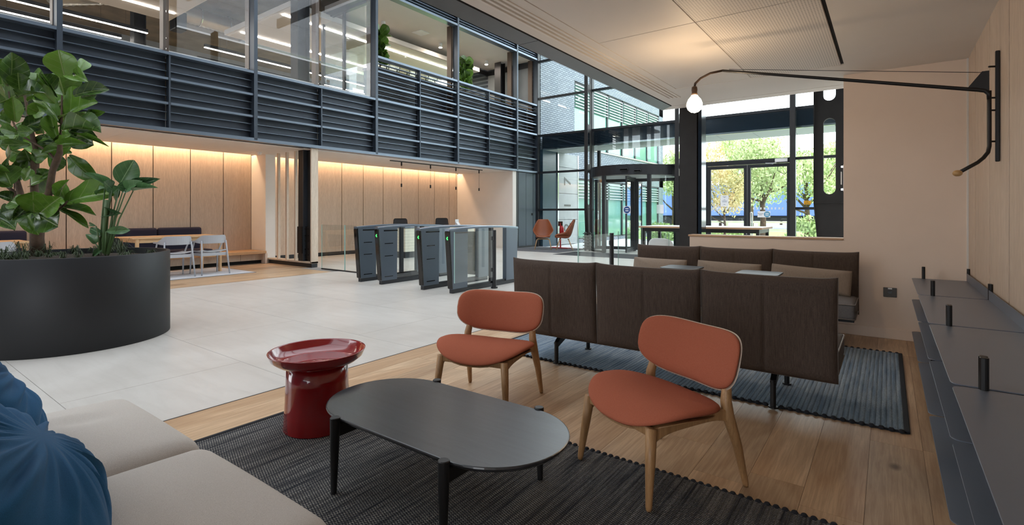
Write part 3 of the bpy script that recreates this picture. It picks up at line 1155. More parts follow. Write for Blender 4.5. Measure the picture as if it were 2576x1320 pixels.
for x in XM:
    bar('mullion', x - 0.035, x + 0.035, YW - 0.08, YW + 0.06, 0, 8.0)
for a, b in zip(XM[:-1], XM[1:]):
    for z in zt:
        if a == -8.0 and z < 2.6:
            continue
        if a == -5.0 and z < 2.6:
            continue
        bar('transom', a + 0.035, b - 0.035, YW - 0.06, YW + 0.05, z - 0.035, z + 0.035)
n = 20
for a, b in zip(XM[:-1], XM[1:]):
    zz = [0.02] + list(zt) + [8.0]
    for z0, z1 in zip(zz[:-1], zz[1:]):
        if a in (-8.0, -5.0) and z0 < 2.6:
            continue
        struct('window_%d' % n, MB().box(a + 0.035, b - 0.035, YW, YW + 0.012, z0 + 0.03, z1 - 0.03), 'glass_clear')
        n += 1
# slotted steel fins
def slot_fin(name, x0, x1, y, th, label, along):
    """plate of length L (0..1 depth) with long rounded slots, tapering below 1.33 m"""
    L = 0.36
    t = thing(name, label, 'column', (x0, y, 0))
    zs = [(1.47, 2.55), (2.80, 3.88), (4.13, 5.21), (5.46, 6.54)]
    # strips left and right of the slots
    for k, (a, b) in enumerate(((0.0, 0.105), (0.255, L))):
        mb = MB()
        mb.box(0, 0.02, a, b, 1.36, 7.8) if along == 'Y' else mb.box(a, b, 0, th, 1.36, 7.8)
        obj('side_plate', mb, 'column_black', t)
    prev = 1.36
    for (a, b) in zs + [(7.8, 7.8)]:
        r = 0.075
        poly = []
        if prev > 1.4:
            poly += [(0.18 + r * math.cos(q), prev - r + r * math.sin(q)) for q in [PI - PI * i / 10 for i in range(11)]][::1]
            low = [(0.255, prev - r), (0.255, a + r)]
        else:
            poly += [(0.105, prev), (0.255, prev)]
        top = [(0.18 + r * math.cos(q), a + r + r * math.sin(q)) for q in [-PI * i / 10 for i in range(11)]] if b > a else [(0.255, a), (0.105, a)]
        pts = poly + top
        if along == 'Y':
            obj('bridge_plate', MB().prism(pts, 'X', 0, 0.02), 'column_black', t)
        else:
            obj('bridge_plate', MB().prism(pts, 'Y', 0, th), 'column_black', t)
        prev = b
    foot = [(0.11, 0.0), (L, 0.0), (L, 1.34), (0.0, 1.34)]
    obj('foot_plate', MB().prism(foot, 'X', 0, 0.02) if along == 'Y' else MB().prism(foot, 'Y', 0, th), 'column_black', t)
    if along == 'X':
        obj('stiffener', MB().box(0.0, L, -0.03, th + 0.03, 1.34, 1.365), 'column_black', t)
        obj('front_flange', MB().box(-0.012, 0.0, -0.04, th + 0.04, 1.34, 7.8), 'column_black', t)
        obj('base_flange', MB().prism([(-0.012, 1.34), (0.1, 0.0), (0.112, 0.0), (0.0, 1.34)], 'Y', -0.04, th + 0.04), 'column_black', t)
    else:
        obj('front_flange', MB().box(-0.05, 0.07, -0.014, 0.0, 1.34, 7.8), 'column_black', t)
        obj('base_flange', MB().prism([(-0.014, 1.34), (0.096, 0.0), (0.11, 0.0), (0.0, 1.34)], 'X', -0.05, 0.07), 'column_black', t)
    return t


slot_fin('fin_column', -8.0, 0, YW - 0.45, 0.02, 'slotted dark steel fin standing left of the revolving door', 'Y')
slot_fin('fin_column', -5.0, 0, YW - 0.45, 0.02, 'slotted dark steel fin between revolving door and swing doors', 'Y')
slot_fin('fin_column', -2.0, 0, YW - 0.45, 0.02, 'slotted dark steel fin at the hinge side of swing doors', 'Y')
slot_fin('fin_column', -0.846, 0, 8.5, 0.06, 'wide dark steel fin with rounded slots beside the cream wall', 'X')
# steel column at the ceiling corner
t = thing('steel_column', 'tall black steel column between the window and the low wall', 'column', (-2.05, 6.85, 0))
obj('flange', MB().box(-0.17, 0.055, -0.1, -0.078, 0, 3.2), 'column_black', t)
obj('web', MB().box(-0.07, -0.05, -0.078, 0.1, 0, 3.2), 'column_black', t)
obj('flange', MB().box(-0.17, 0.1, 0.1, 0.122, 0, 3.2), 'column_black', t)
obj('cover_plate', MB().box(0.072, 0.115, -0.1, 0.1, 0, 3.2), 'spandrel', t)
# ================================================================= ENTRANCE DOORS
def xw(u, y=YW):
    a = (u - 1288.0) / FPX
    d = y / (FV.y + RV.y * a)
    return (FV.x + RV.x * a) * d


# swing doors
dj = struct('door_1')
xs = [xw(u) for u in (1768, 1780, 1789, 1872, 1880.5, 1889, 1980, 1989)]
obj('door_frame', MB().box(-4.965, xs[1], YW - 0.05, YW + 0.05, 0, 2.62).box(xs[7] - 0.02, -2.035, YW - 0.05, YW + 0.05, 0, 2.62).box(xs[1], xs[7] - 0.02, YW - 0.05, YW + 0.05, 2.56, 2.62), 'frame_dark', dj)


def leaf_door(x0, x1, g0, g1):
    l = obj('door_leaf', MB().box(x0, g0, YW - 0.04, YW + 0.01, 0.02, 2.55).box(g1, x1, YW - 0.04, YW + 0.01, 0.02, 2.55).box(g0, g1, YW - 0.04, YW + 0.01, 0.02, 0.18).box(g0, g1, YW - 0.04, YW + 0.01, 2.46, 2.55), 'frame_dark', dj)
    obj('glass_pane', MB().box(g0, g1, YW - 0.02, YW - 0.008, 0.18, 2.46), 'glass_clear', l)
    k = 0
    x = g0 + 0.06
    while x < g1 - 0.05:
        obj('safety_dot', MB().box(x, x + 0.035, YW - 0.024, YW - 0.0205, 1.30, 1.36), 'paper', l)
        x += 0.09
    return l


l1 = leaf_door(xs[1] + 0.004, xs[4] - 0.004, xs[2], xs[3])
l2 = leaf_door(xs[4] + 0.004, xs[7] - 0.024, xs[5], xs[6])
for yy in (YW - 0.12, YW + 0.09):
    obj('pull_handle', MB().tube([(xs[4] + 0.1, YW - 0.015, 1.22), (xs[4] + 0.1, yy, 1.22), (xs[4] + 0.1, yy, 0.5), (xs[4] + 0.1, YW - 0.015, 0.5)], 0.016, 8), 'chrome', l2)
obj('lock', MB().cyl(xs[4] - 0.02, YW - 0.05, 0.6, 0.68, 0.02, 10), 'chrome', l1)
obj('door_closer', MB().box(xs[5] + 0.62, xs[7] - 0.06, YW - 0.12, YW - 0.05, 2.58, 2.67), 'white_plastic', dj, bevel=0.006)
obj('closer_arm', MB().tube([(xs[6] - 0.25, YW - 0.09, 2.56), (xs[6] - 0.5, YW - 0.16, 2.56), (xs[6] - 0.32, YW - 0.1, 2.54)], 0.012, 6), 'chrome', dj)
obj('door_cable', MB().tube([(xs[6] - 0.2, YW - 0.1, 2.55), (xs[6] - 0.22, YW - 0.12, 2.35), (xs[6] - 0.05, YW - 0.12, 2.24), (xs[6] + 0.12, YW - 0.1, 2.38), (xs[6] + 0.14, YW - 0.06, 2.56)], 0.008, 6), 'rubber', dj)
# paper notice and stickers on the glass
xn = xw(1813)
nt = thing('paper_notice', 'white paper notice taped to the left swing door glass', 'notice', (xn, YW - 0.025, 1.55))
obj('sheet', MB().box(0, 0.22, -0.002, 0, -0.16, 0.16), 'paper', nt)
for k, wd_ in enumerate((0.1, 0.04, 0.05, 0.13, 0.12, 0.05)):
    z = (0.12, 0.095, 0.03, 0.0, -0.03, -0.1)[k]
    obj('text_line', MB().box(0.11 - wd_ / 2, 0.11 + wd_ / 2, -0.003, -0.002, z - 0.006, z + 0.006), 'ink_soft', nt)
xn = xw(1906)
st = thing('door_sticker', 'white sticker with blue disc on the right swing door', 'sticker', (xn, YW - 0.025, 1.17))
obj('card', MB().box(0, 0.32, -0.002, 0, -0.085, 0.085), 'paper', st)
obj('disc', MB().prism([(0.24 + 0.078 * math.cos(q), 0.078 * math.sin(q)) for q in [2 * PI * i / 24 for i in range(24)]], 'Y', -0.004, -0.002), 'sign_cyan', st)
text('lettering', 'Automatic\nDoor', 0.034, 'ink', (0.08, -0.003, 0.0), (PI / 2, 0, 0), st)
for z in (0.022, -0.022):
    obj('text_line', MB().box(0.195, 0.285, -0.006, -0.004, z - 0.011, z + 0.011), 'paper', st)
xn = xw(2022)
sy = thing('warning_sticker', 'small yellow warning label on glass beside the wide slotted fin', 'sticker', (xn, YW - 0.02, 1.48))
obj('label_card', MB().box(0, 0.17, -0.002, 0, -0.05, 0.05), 'sign_yellow', sy)
for z in (0.036, -0.012, -0.034):
    obj('text_line', MB().box(0.02, 0.15, -0.003, -0.002, z - 0.003, z + 0.003), 'ink', sy)
obj('symbol', MB().prism([(0.075, 0.006), (0.1, 0.006), (0.085, 0.024)], 'Y', -0.003, -0.002), 'ink', sy)

# revolving door
rd = struct('door_2')
CX, CY, RR = -6.5, YW, 1.35


def ring_pts(a0, a1, r, n=14):
    return [(CX + r * math.cos(a0 + (a1 - a0) * i / n), CY + r * math.sin(a0 + (a1 - a0) * i / n)) for i in range(n + 1)]


def arc_wall(a0, a1, r0, r1, z0, z1, n=14):
    o = ring_pts(a0, a1, r1, n)
    i = ring_pts(a0, a1, r0, n)
    return MB().prism(o + i[::-1], 'Z', z0, z1)


obj('drum_header', MB().prism(ring_pts(0, 2 * PI, RR + 0.03, 48)[:-1], 'Z', 2.34, 2.64), 'frame_dark', rd)
obj('drum_soffit', MB().prism(ring_pts(0, 2 * PI, RR - 0.06, 40)[:-1], 'Z', 2.32, 2.34), 'soffit_panel', rd)
aL0, aL1 = math.radians(180 - 20), math.radians(180 + 71)
aR0, aR1 = math.radians(-49), math.radians(20)
for a0, a1 in ((aL0, aL1), (aR0, aR1)):
    g = obj('curved_glass', arc_wall(a0, a1, RR - 0.006, RR + 0.006, 0.06, 2.32), 'glass_clear', rd)
    obj('base_rail', arc_wall(a0, a1, RR - 0.025, RR + 0.025, 0, 0.06), 'frame_dark', rd)
for a in (aL0, aL1, aR0, aR1, math.radians(200), math.radians(0)):
    x, y = CX + RR * math.cos(a), CY + RR * math.sin(a)
    obj('drum_post', MB().box(x - 0.05, x + 0.05, y - 0.05, y + 0.05, 0, 2.34), 'frame_dark', rd)
for k in range(4):
    a = math.radians(-78 + 90 * k)
    dx, dy = math.cos(a), math.sin(a)
    px_, py_ = -dy * 0.02, dx * 0.02

    def wing(r0, r1, z0, z1, th=1.0):
        p = [(CX + dx * r0 + px_ * th, CY + dy * r0 + py_ * th), (CX + dx * r1 + px_ * th, CY + dy * r1 + py_ * th), (CX + dx * r1 - px_ * th, CY + dy * r1 - py_ * th), (CX + dx * r0 - px_ * th, CY + dy * r0 - py_ * th)]
        return MB().prism(p, 'Z', z0, z1)
    w_ = obj('door_wing', wing(0.05, 0.13, 0.03, 2.3), 'frame_dark', rd)
    obj('wing_stile', wing(1.2, 1.29, 0.03, 2.3), 'frame_dark', w_)
    obj('wing_rail', wing(0.13, 1.2, 0.03, 0.13), 'frame_dark', w_)
    obj('wing_rail', wing(0.13, 1.2, 2.2, 2.3), 'frame_dark', w_)
    obj('glass_pane', wing(0.13, 1.2, 0.13, 2.2, 0.3), 'glass_clear', w_)
obj('centre_shaft', MB().cyl(CX, CY, 0, 2.34, 0.05, 14), 'frame_dark', rd)
obj('door_sensor', MB().box(-6.35, -6.1, CY - RR - 0.09, CY - RR - 0.02, 2.45, 2.52), 'gloss_black', rd, bevel=0.01)
obj('door_sensor', MB().box(-5.95, -5.75, CY - RR + 0.02, CY - RR + 0.1, 2.40, 2.47), 'gloss_black', rd, bevel=0.01)
obj('spandrel_frame', MB().box(-7.965, -5.035, YW - 0.04, YW + 0.04, 2.58, 2.66), 'frame_dark', rd)
sb = thing('round_sign', 'round blue sign on the revolving door glass', 'sign', (-6.18, CY - RR + 0.04, 1.3))
obj('backing', MB().box(-0.11, 0.11, 0, 0.004, -0.11, 0.11), 'paper', sb)
obj('disc', MB().prism([(0.1 * math.cos(q), 0.1 * math.sin(q)) for q in [2 * PI * i / 28 for i in range(28)]], 'Y', -0.004, 0.0), 'sign_blue', sb)
for z in (0.03, -0.03):
    obj('text_line', MB().box(-0.05, 0.05, -0.006, -0.004, z - 0.012, z + 0.012), 'paper', sb)
pn = thing('paper_notice', 'small white notice on the revolving door side glass', 'notice', (-5.38, 14.64, 1.32))
obj('sheet', MB().box(-0.1, 0.1, 0, 0.003, -0.13, 0.13), 'paper', pn, rot=(0, 0, math.radians(28)))

# ================================================================= OUTSIDE
cano = struct('canopy')
obj('canopy_body', MB().box(-10.1, 4, 15.55, 17.0, 3.52, 3.98), 'spandrel', cano)
obj('canopy_edge', MB().box(-10.1, 4, 15.5, 15.56, 3.48, 3.53), 'chrome', cano)
x = -10.1
while x < 4:
    obj('soffit_panel', MB().box(x + 0.006, x + 0.994, 15.56, 17.0, 3.49, 3.52), 'soffit_panel', cano)
    x += 1.0
# small canopy columns
tag(obj('canopy_post', MB().cyl(-8.55, 17.0, 0, 3.5, 0.07, 14), 'column_black'), 'slim dark post under the canopy outside left of revolving door', 'post')
# neighbouring brick building
nb = thing('brick_building', 'grey brick office building with long blinded windows outside the entrance', 'building', (-10.2, 15.6, 0))
bx0 = -4.0
obj('brick_wall', MB().box(bx0, 0, 0, 2.5, 0, 7.3).box(bx0, 0, 2.5, 12.6, 2.63, 3.9).box(bx0, 0, 2.5, 12.6, 6.58, 7.3).box(bx0, 0, 12.0, 12.6, 0, 7.3).box(bx0, 0, 2.5, 12.6, -0.1, 0.12), 'brickwork', nb)
obj('coping', MB().box(bx0, 0.05, 0, 12.65, 7.3, 7.36), 'frame_dark', nb)
obj('window_sill', MB().box(-0.1, 0.06, 2.5, 12.0, 3.86, 3.9), 'white_paint', nb)
for (z0, z1, b0) in ((3.9, 6.58, 5.55), (0.12, 2.63, 1.82)):
    for k in range(6):
        y0 = 2.5 + 9.5 / 6 * k
        y1 = y0 + 9.5 / 6
        wn = obj('window', MB().box(-0.14, -0.06, y0, y0 + 0.07, z0, z1).box(-0.14, -0.06, y1 - 0.05, y1, z0, z1).box(-0.14, -0.06, y0, y1, z0, z0 + 0.05).box(-0.14, -0.06, y0, y1, z1 - 0.06, z1), 'frame_dark', nb)
        obj('pane', MB().box(-0.13, -0.11, y0 + 0.07, y1 - 0.05, z0 + 0.05, z1 - 0.06), 'glass_far', wn)
        mb = MB()
        z = b0
        while z < z1 - 0.06:
            mb.box(-0.06, -0.01, y0 + 0.1, y1 - 0.08, z, z + 0.05)
            z += 0.125
        obj('blind', mb, 'blind', wn)
# sign pillar with rotated street number
sp = thing('sign_pillar', 'pale metal clad pillar with large rotated number 217 outside', 'sign', (-10.0, 16.5, 0))
for a, b in ((0, 0.95), (0.96, 1.95), (1.96, 2.95), (2.96, 3.48)):
    obj('cladding_panel', MB().box(-0.25, 0, 0.02, 1.48, a + 0.004, b), 'concrete_pale', sp)
obj('edge_frame', MB().box(-0.25, 0.02, -0.06, 0.02, 0, 3.5).box(-0.25, 0.02, 1.48, 1.55, 0, 3.5), 'chrome', sp)
for ch, z in (('7', 2.42), ('1', 1.5), ('2', 0.66)):
    o = text('numeral', ch, 0.72, 'trim_metal', (0.006, 0.72, z), (PI / 2, 0, PI / 2), sp, depth=0.004)
    o.rotation_euler = (Euler((PI / 2, 0, PI / 2)).to_matrix() @ Euler((0, 0, PI / 2)).to_matrix()).to_euler()
struct('wall_porch', MB().box(-10.19, -10.02, 15.47, 16.42, -0.02, 3.5), 'navy_wall')

struct('ground_paving', MB().box(-40, 30, YW + 0.05, 23, -0.2, -0.02), 'paving')
struct('ground_apron', MB().box(-60, 60, -60, YW + 0.05, -0.3, -0.16), 'paving')
struct('ground_lawn', MB().box(-60, 60, 23, 38, -0.2, -0.03), 'lawn')
struct('ground_road', MB().box(-80, 80, 38, 70, -0.2, -0.04), 'asphalt')
# far building / hills line
lor = thing('lorry', 'blue and white lorry on the road beyond the trees', 'lorry', (-4.0, 43, 0))
obj('cargo_box', MB().box(-15, 2.6, -1.2, 1.2, 1.0, 3.4), 'truck_blue', lor, bevel=0.05)
obj('trailer', MB().box(3.0, 10.5, -1.2, 1.2, 1.0, 3.4), 'truck_white', lor, bevel=0.05)
obj('chassis', MB().box(-15, 10.5, -1.0, 1.0, 0.6, 1.0), 'rubber', lor)
for x in (-12, -10.8, 0, 1.3, 7.5, 8.8):
    obj('wheel', MB().prism([(x + 0.45 * math.cos(q), 0.45 + 0.45 * math.sin(q)) for q in [2 * PI * i / 16 for i in range(16)]], 'Y', -1.2, -0.9), 'rubber', lor)
fn = thing('garden_fence', 'low pale rail fence along the lawn outside', 'fence', (0, 27, 0))
for k in range(12):
    obj('post', MB().box(-8 + 1.5 * k - 0.06, -8 + 1.5 * k + 0.06, -0.06, 0.06, -0.05, 0.8), 'fence_wood', fn)
for z in (0.35, 0.72):
    obj('rail', MB().box(-8, 9.1, -0.03, 0.03, z, z + 0.09), 'fence_wood', fn)


def crown(name, centre, rad, count, size, mat, parent, seed):
    rnd = random.Random(seed)
    mb = MB()
    blobs = []
    for i in range(14):
        th, ph = rnd.uniform(0, 2 * PI), math.acos(rnd.uniform(-0.8, 1))
        k = rnd.uniform(0.35, 0.8)
        blobs.append((centre[0] + rad[0] * k * math.sin(ph) * math.cos(th), centre[1] + rad[1] * k * math.sin(ph) * math.sin(th), centre[2] + rad[2] * k * math.cos(ph), rnd.uniform(0.3, 0.5)))
    for i in range(count):
        b = rnd.choice(blobs)
        th, ph, r = rnd.uniform(0, 2 * PI), math.acos(rnd.uniform(-1, 1)), rnd.random() ** 0.5
        p = Vector((b[0] + rad[0] * b[3] * r * math.sin(ph) * math.cos(th), b[1] + rad[1] * b[3] * r * math.sin(ph) * math.sin(th), b[2] + rad[2] * b[3] * r * math.cos(ph)))
        q = Euler((rnd.uniform(0, PI), rnd.uniform(0, PI), rnd.uniform(0, PI))).to_matrix()
        s = size * rnd.uniform(0.6, 1.3)
        k = len(mb.v)
        mb.v += [tuple(p + q @ Vector(c)) for c in ((-s, 0, 0), (0, -0.5 * s, 0.15 * s), (s, 0, 0), (0, 0.5 * s, 0.15 * s))]
        mb.f += [(k, k + 1, k + 2), (k, k + 2, k + 3)]
    me = bpy.data.meshes.new(name)
    me.from_pydata(mb.v, [], mb.f)
    o = obj(name, me, mat, parent)
    return o


def street_tree(u, d, vc, rx, rz, mat, label, seed, count=2600, size=0.12, trunk=0.13):
    g = at(u, 536, d)
    zc = EYE + (536 - vc) / FPX * d
    t = thing('street_tree', label, 'tree', (g.x, g.y, -0.03), group='trees outside')
    rnd = random.Random(seed)
    obj('trunk', MB().tube([(0, 0, 0), (0.03, 0, zc * 0.35), (-0.03, 0.04, zc * 0.7), (0, 0, zc)], [trunk, trunk * 0.85, trunk * 0.7, trunk * 0.3], 8), 'bark', t, smooth=True)
    for k in range(7):
        a = rnd.uniform(0, 2 * PI)
        z0 = zc * rnd.uniform(0.4, 0.75)
        e = Vector((math.cos(a) * rx * 0.75, math.sin(a) * rx * 0.75, z0 + rz * rnd.uniform(0.3, 1.2)))
        obj('branch', MB().tube([(0, 0, z0), tuple(Vector((0, 0, z0)) * 0.5 + e * 0.5 + Vector((0, 0, -0.1))), tuple(e)], [trunk * 0.45, trunk * 0.3, 0.015], 6), 'bark', t, smooth=True)
    c = crown('crown', (0, 0, zc), (rx, rx, rz), int(count * 2.2), size * 0.62, mat, t, seed)
    c['kind'] = 'stuff'
    return t


street_tree(1918, 21, 440, 1.7, 1.45, 'leaves_green', 'green street tree with bare trunk framed in the right swing door', 3, 2300, 0.11)
street_tree(1822, 19.5, 480, 1.05, 1.25, 'leaves_autumn', 'yellowing bushy small tree behind the left swing door', 5, 1700, 0.08, 0.05)
street_tree(1890, 33, 385, 2.0, 1.9, 'leaves_green', 'tall green tree rising above the swing doors', 8, 2400, 0.16)
street_tree(1812, 46, 415, 3.4, 2.6, 'leaves_autumn', 'broad orange autumn tree beyond the road', 11, 2600, 0.2)
street_tree(1694, 31, 442, 1.3, 1.9, 'leaves_green', 'narrow green tree left of the black column', 13, 2000, 0.13)
street_tree(2030, 24, 452, 1.8, 1.7, 'leaves_green', 'light green tree seen left of the wide slotted fin', 17, 2600, 0.13)
street_tree(2098, 26, 430, 1.5, 2.0, 'leaves_green', 'green tree seen through the slot of the wide fin', 19, 2200, 0.14)
street_tree(1752, 56, 425, 2.8, 2.2, 'leaves_hedge', 'distant green tree right of the black column', 23, 1800, 0.22)
street_tree(1965, 54, 430, 3.4, 2.2, 'leaves_autumn', 'distant yellow tree above the right swing door', 29, 2000, 0.22)
for i, (u, d, w, h, lab) in enumerate(((2032, 19.5, 1.1, 0.85, 'clipped green hedge outside right of the swing doors'), (1672, 23, 1.0, 0.6, 'low green hedge outside behind the high table'), (1820, 22.5, 1.3, 0.35, 'low planting bed outside the left swing door'))):
    g = at(u, 536, d)
    t = thing('hedge', lab, 'hedge', (g.x, g.y, -0.02))
    c = crown('foliage', (0, 0, h * 0.6), (w, 0.7, h), 1500, 0.08, 'leaves_hedge', t, 40 + i)
    c['kind'] = 'stuff'
# ================================================================= LOUNGE FURNITURE
def supe(hx, hy, n):
    def f(a):
        c, s = math.cos(a), math.sin(a)
        return (hx * math.copysign(abs(c) ** (2.0 / n), c), hy * math.copysign(abs(s) ** (2.0 / n), s))
    return f


# ---- rugs
def rug(name, x0, x1, y0, y1, mat, label, pitch, r, wob=0.0):
    t = thing(name, label, 'rug', ((x0 + x1) / 2, (y0 + y1) / 2, 0.0005))
    hx, hy = (x1 - x0) / 2, (y1 - y0) / 2
    nx, ny = 60, 40
    mb = MB()
    for j in range(ny + 1):
        for i in range(nx + 1):
            x = -hx + 2 * hx * i / nx
            y = -hy + 2 * hy * j / ny
            e = wob * math.sin(y * 5.0 + 1.0) if i in (0, nx) else 0
            mb.v.append((x + e, y, 0.013 + 0.0012 * math.sin(7 * x + 3 * y)))
    for j in range(ny):
        for i in range(nx):
            a = j * (nx + 1) + i
            mb.f.append((a, a + 1, a + nx + 2, a + nx + 1))
    obj('pile', mb, mat, t, smooth=True)
    obj('backing', MB().box(-hx, hx, -hy, hy, 0.0, 0.011), 'rug_hem', t)
    # looped rope ends along the two long edges
    for s in (-1, 1):
        mb = MB()
        k = int(2 * hx / pitch)
        for i in range(k):
            x = -hx + (i + 0.5) * 2 * hx / k
            mb.sphere((x, s * hy, 0.009), r, 7, 5, 0.8)
        e = obj('rope_edge', mb, 'rug_hem', t, smooth=True)
        e['kind'] = 'stuff'
        obj('side_hem', MB().box(s * hx - 0.014, s * hx + 0.014, -hy, hy, 0, 0.017), 'rug_hem', t, bevel=0.005)
    return t


rug('woven_rug', -2.895, 0.15, -0.2, 2.295, 'rug_charcoal', 'charcoal rope rug with pale flecks under the coffee table', 0.033, 0.0145)
rug('woven_rug', -2.85, 0.085, 3.50, 5.42, 'rug_blue', 'blue grey woven rug under the two rows of sofas', 0.045, 0.016, 0.006)


# ---- orange lounge chairs
def lounge_chair(loc, rz, label, fz=0.0):
    t = thing('lounge_chair', label, 'chair', loc, rz, 'orange lounge chairs')

    def seat_fn(x, y, n_):
        z = 0.343 + 0.040 * (x / 0.31) ** 2 - 0.06 * y
        f = max(0.0, (-y - 0.06) / 0.2)
        z -= 0.05 * f * f
        b = max(0.0, (y - 0.1) / 0.16)
        z += 0.012 * b * b
        return (x, y, z + n_)
    o = supe(0.312, 0.245, 2.5)

    def seat_out(a):
        x, y = o(a)
        if y > 0:
            x *= 1 - 0.12 * (y / 0.245) ** 2
        return (x, y - 0.022)
    obj('seat', MB().pad(seat_out, 0.042, seat_fn, 56, 10, 3.0, tb=0.030), 'orange_wool', t, smooth=True)
    obj('seat_shell', MB().pad(lambda a: (seat_out(a)[0] * 0.93, seat_out(a)[1] * 0.93), 0.004, lambda x, y, n_: (x, y, seat_fn(x, y, 0)[2] - 0.029 + n_), 40, 6, 6.0), 'oak_leg', t, smooth=True)

    ob = supe(0.316, 0.156, 3.3)

    def back_out(a):
        x, y = ob(a)
        if y > 0:
            y -= 0.046 * (1 - (x / 0.316) ** 2)
            x *= 1.0
        else:
            x *= 1 - 0.13 * (y / 0.158) ** 2
        return (x, y)

    def back_fn(x, y, n_):
        # y runs up the backrest; curved round the sitter, leaning back
        lean = math.radians(16)
        yy = 0.265 + y * math.sin(lean) - 0.95 * x * x
        zz = 0.553 + y * math.cos(lean)
        return (x * 0.985, yy - n_ * math.cos(lean), zz + n_ * math.sin(lean))
    obj('backrest', MB().pad(back_out, 0.034, back_fn, 56, 10, 4.0, tb=0.004), 'orange_wool', t, smooth=True)
    obj('back_shell', MB().pad(lambda a: (back_out(a)[0] * 1.022, back_out(a)[1] * 1.035), 0.002, lambda x, y, n_: back_fn(x, y, n_ - 0.0095), 56, 6, 12.0, tb=0.009), 'oak_panel', t, smooth=True)
    for s in (-1, 1):
        obj('leg', MB().tube([(s * 0.213, -0.215, 0.325), (s * 0.224, -0.23, 0.2), (s * 0.240, -0.252, 0.012 + fz), (s * 0.241, -0.253, fz)], [0.024, 0.021, 0.0135, 0.010], 14), 'oak_leg', t, smooth=True)
        obj('leg', MB().tube([(s * 0.268, 0.275, 0.0), (s * 0.267, 0.273, 0.012), (s * 0.257, 0.235, 0.18), (s * 0.245, 0.19, 0.32), (s * 0.238, 0.186, 0.38), (s * 0.226, 0.206, 0.46), (s * 0.216, 0.228, 0.52)], [0.010, 0.0135, 0.020, 0.026, 0.024, 0.019, 0.013], 14), 'oak_leg', t, smooth=True)
        # side rail flowing into both legs
        rings = []
        for i in range(13):
            q = i / 12.0
            y = -0.215 + (0.19 + 0.215) * q
            x = s * (0.213 + 0.030 * q)
            h = 0.020 + 0.022 * (abs(2 * q - 1) ** 4)
            zc = 0.312 + 0.026 * q - 0.008 * (abs(2 * q - 1) ** 4)
            w = 0.012
            rings.append([(x - w, y, zc - h), (x + w, y, zc - h), (x + w, y, zc + 0.018), (x - w, y, zc + 0.018)])
        obj('side_rail', MB().quadstrip(rings), 'oak_leg', t, bevel=0.005)
    obj('cross_rail', MB().box(-0.213, 0.213, -0.228, -0.204, 0.292, 0.328), 'oak_leg', t, bevel=0.004)
    obj('cross_rail', MB().box(-0.24, 0.24, 0.165, 0.185, 0.305, 0.345), 'oak_leg', t, bevel=0.004)
    return t


lounge_chair((-0.865, 2.29, 0), math.radians(-27), 'orange upholstered low oak chair in front, right of the black coffee table', 0.0148)
lounge_chair((-2.06, 2.53, 0), math.radians(13.5), 'orange upholstered low oak chair behind the coffee table, nearer the turnstiles')

# ---- black oval coffee table
ct = thing('coffee_table', 'black stained oval coffee table with round legs on charcoal rug', 'table', (-1.568, 1.597, 0.0152))
hl, hw = 0.605, 0.292
pts = []
for cxo, a0 in ((hl - hw, -PI / 2), (-(hl - hw), PI / 2)):
    for i in range(25):
        a = a0 + PI * i / 24
        pts.append((cxo + hw * math.cos(a), hw * math.sin(a)))
rings = [[(x * k, y * k2, z) for x, y in pts] for k, k2, z in ((0.975, 0.95, 0.292), (0.996, 0.992, 0.304), (1.0, 1.0, 0.309), (0.998, 0.996, 0.314), (0.992, 0.984, 0.3155))]
obj('tabletop', MB().quadstrip(rings), 'black_ash', ct)
for sx in (-1, 1):
    for sy in (-1, 1):
        obj('leg', MB().tube([(sx * 0.320, sy * 0.308, 0.0), (sx * 0.318, sy * 0.305, 0.2), (sx * 0.317, sy * 0.303, 0.318), (sx * 0.317, sy * 0.303, 0.322)], [0.0125, 0.019, 0.0215, 0.019], 18), 'black_ash_leg', ct, smooth=False, bevel=0.002)
    obj('apron', MB().box(sx * 0.317 - 0.011, sx * 0.317 + 0.011, -0.29, 0.29, 0.237, 0.29), 'black_ash_leg', ct, bevel=0.003)
obj('stretcher', MB().box(-0.317, 0.317, -0.012, 0.012, 0.245, 0.285), 'black_ash_leg', ct, bevel=0.003)

# ---- red tray table
rt = thing('side_table', 'glossy red side table with flared base and dished tray top', 'table', (-2.568, 1.650, 0.0152))
obj('base', MB().lathe([(0.176, 0.0), (0.178, 0.004), (0.171, 0.12), (0.165, 0.25), (0.160, 0.366)], 56), 'red_lacquer', rt, smooth=True)
prof = [(0.05, 0.352), (0.17, 0.352), (0.212, 0.362), (0.242, 0.386), (0.256, 0.418), (0.2575, 0.423), (0.254, 0.4235), (0.249, 0.418), (0.236, 0.392), (0.208, 0.371), (0.165, 0.362), (0.02, 0.361)]
obj('tray', MB().lathe(prof, 64), 'red_lacquer', rt, smooth=True)


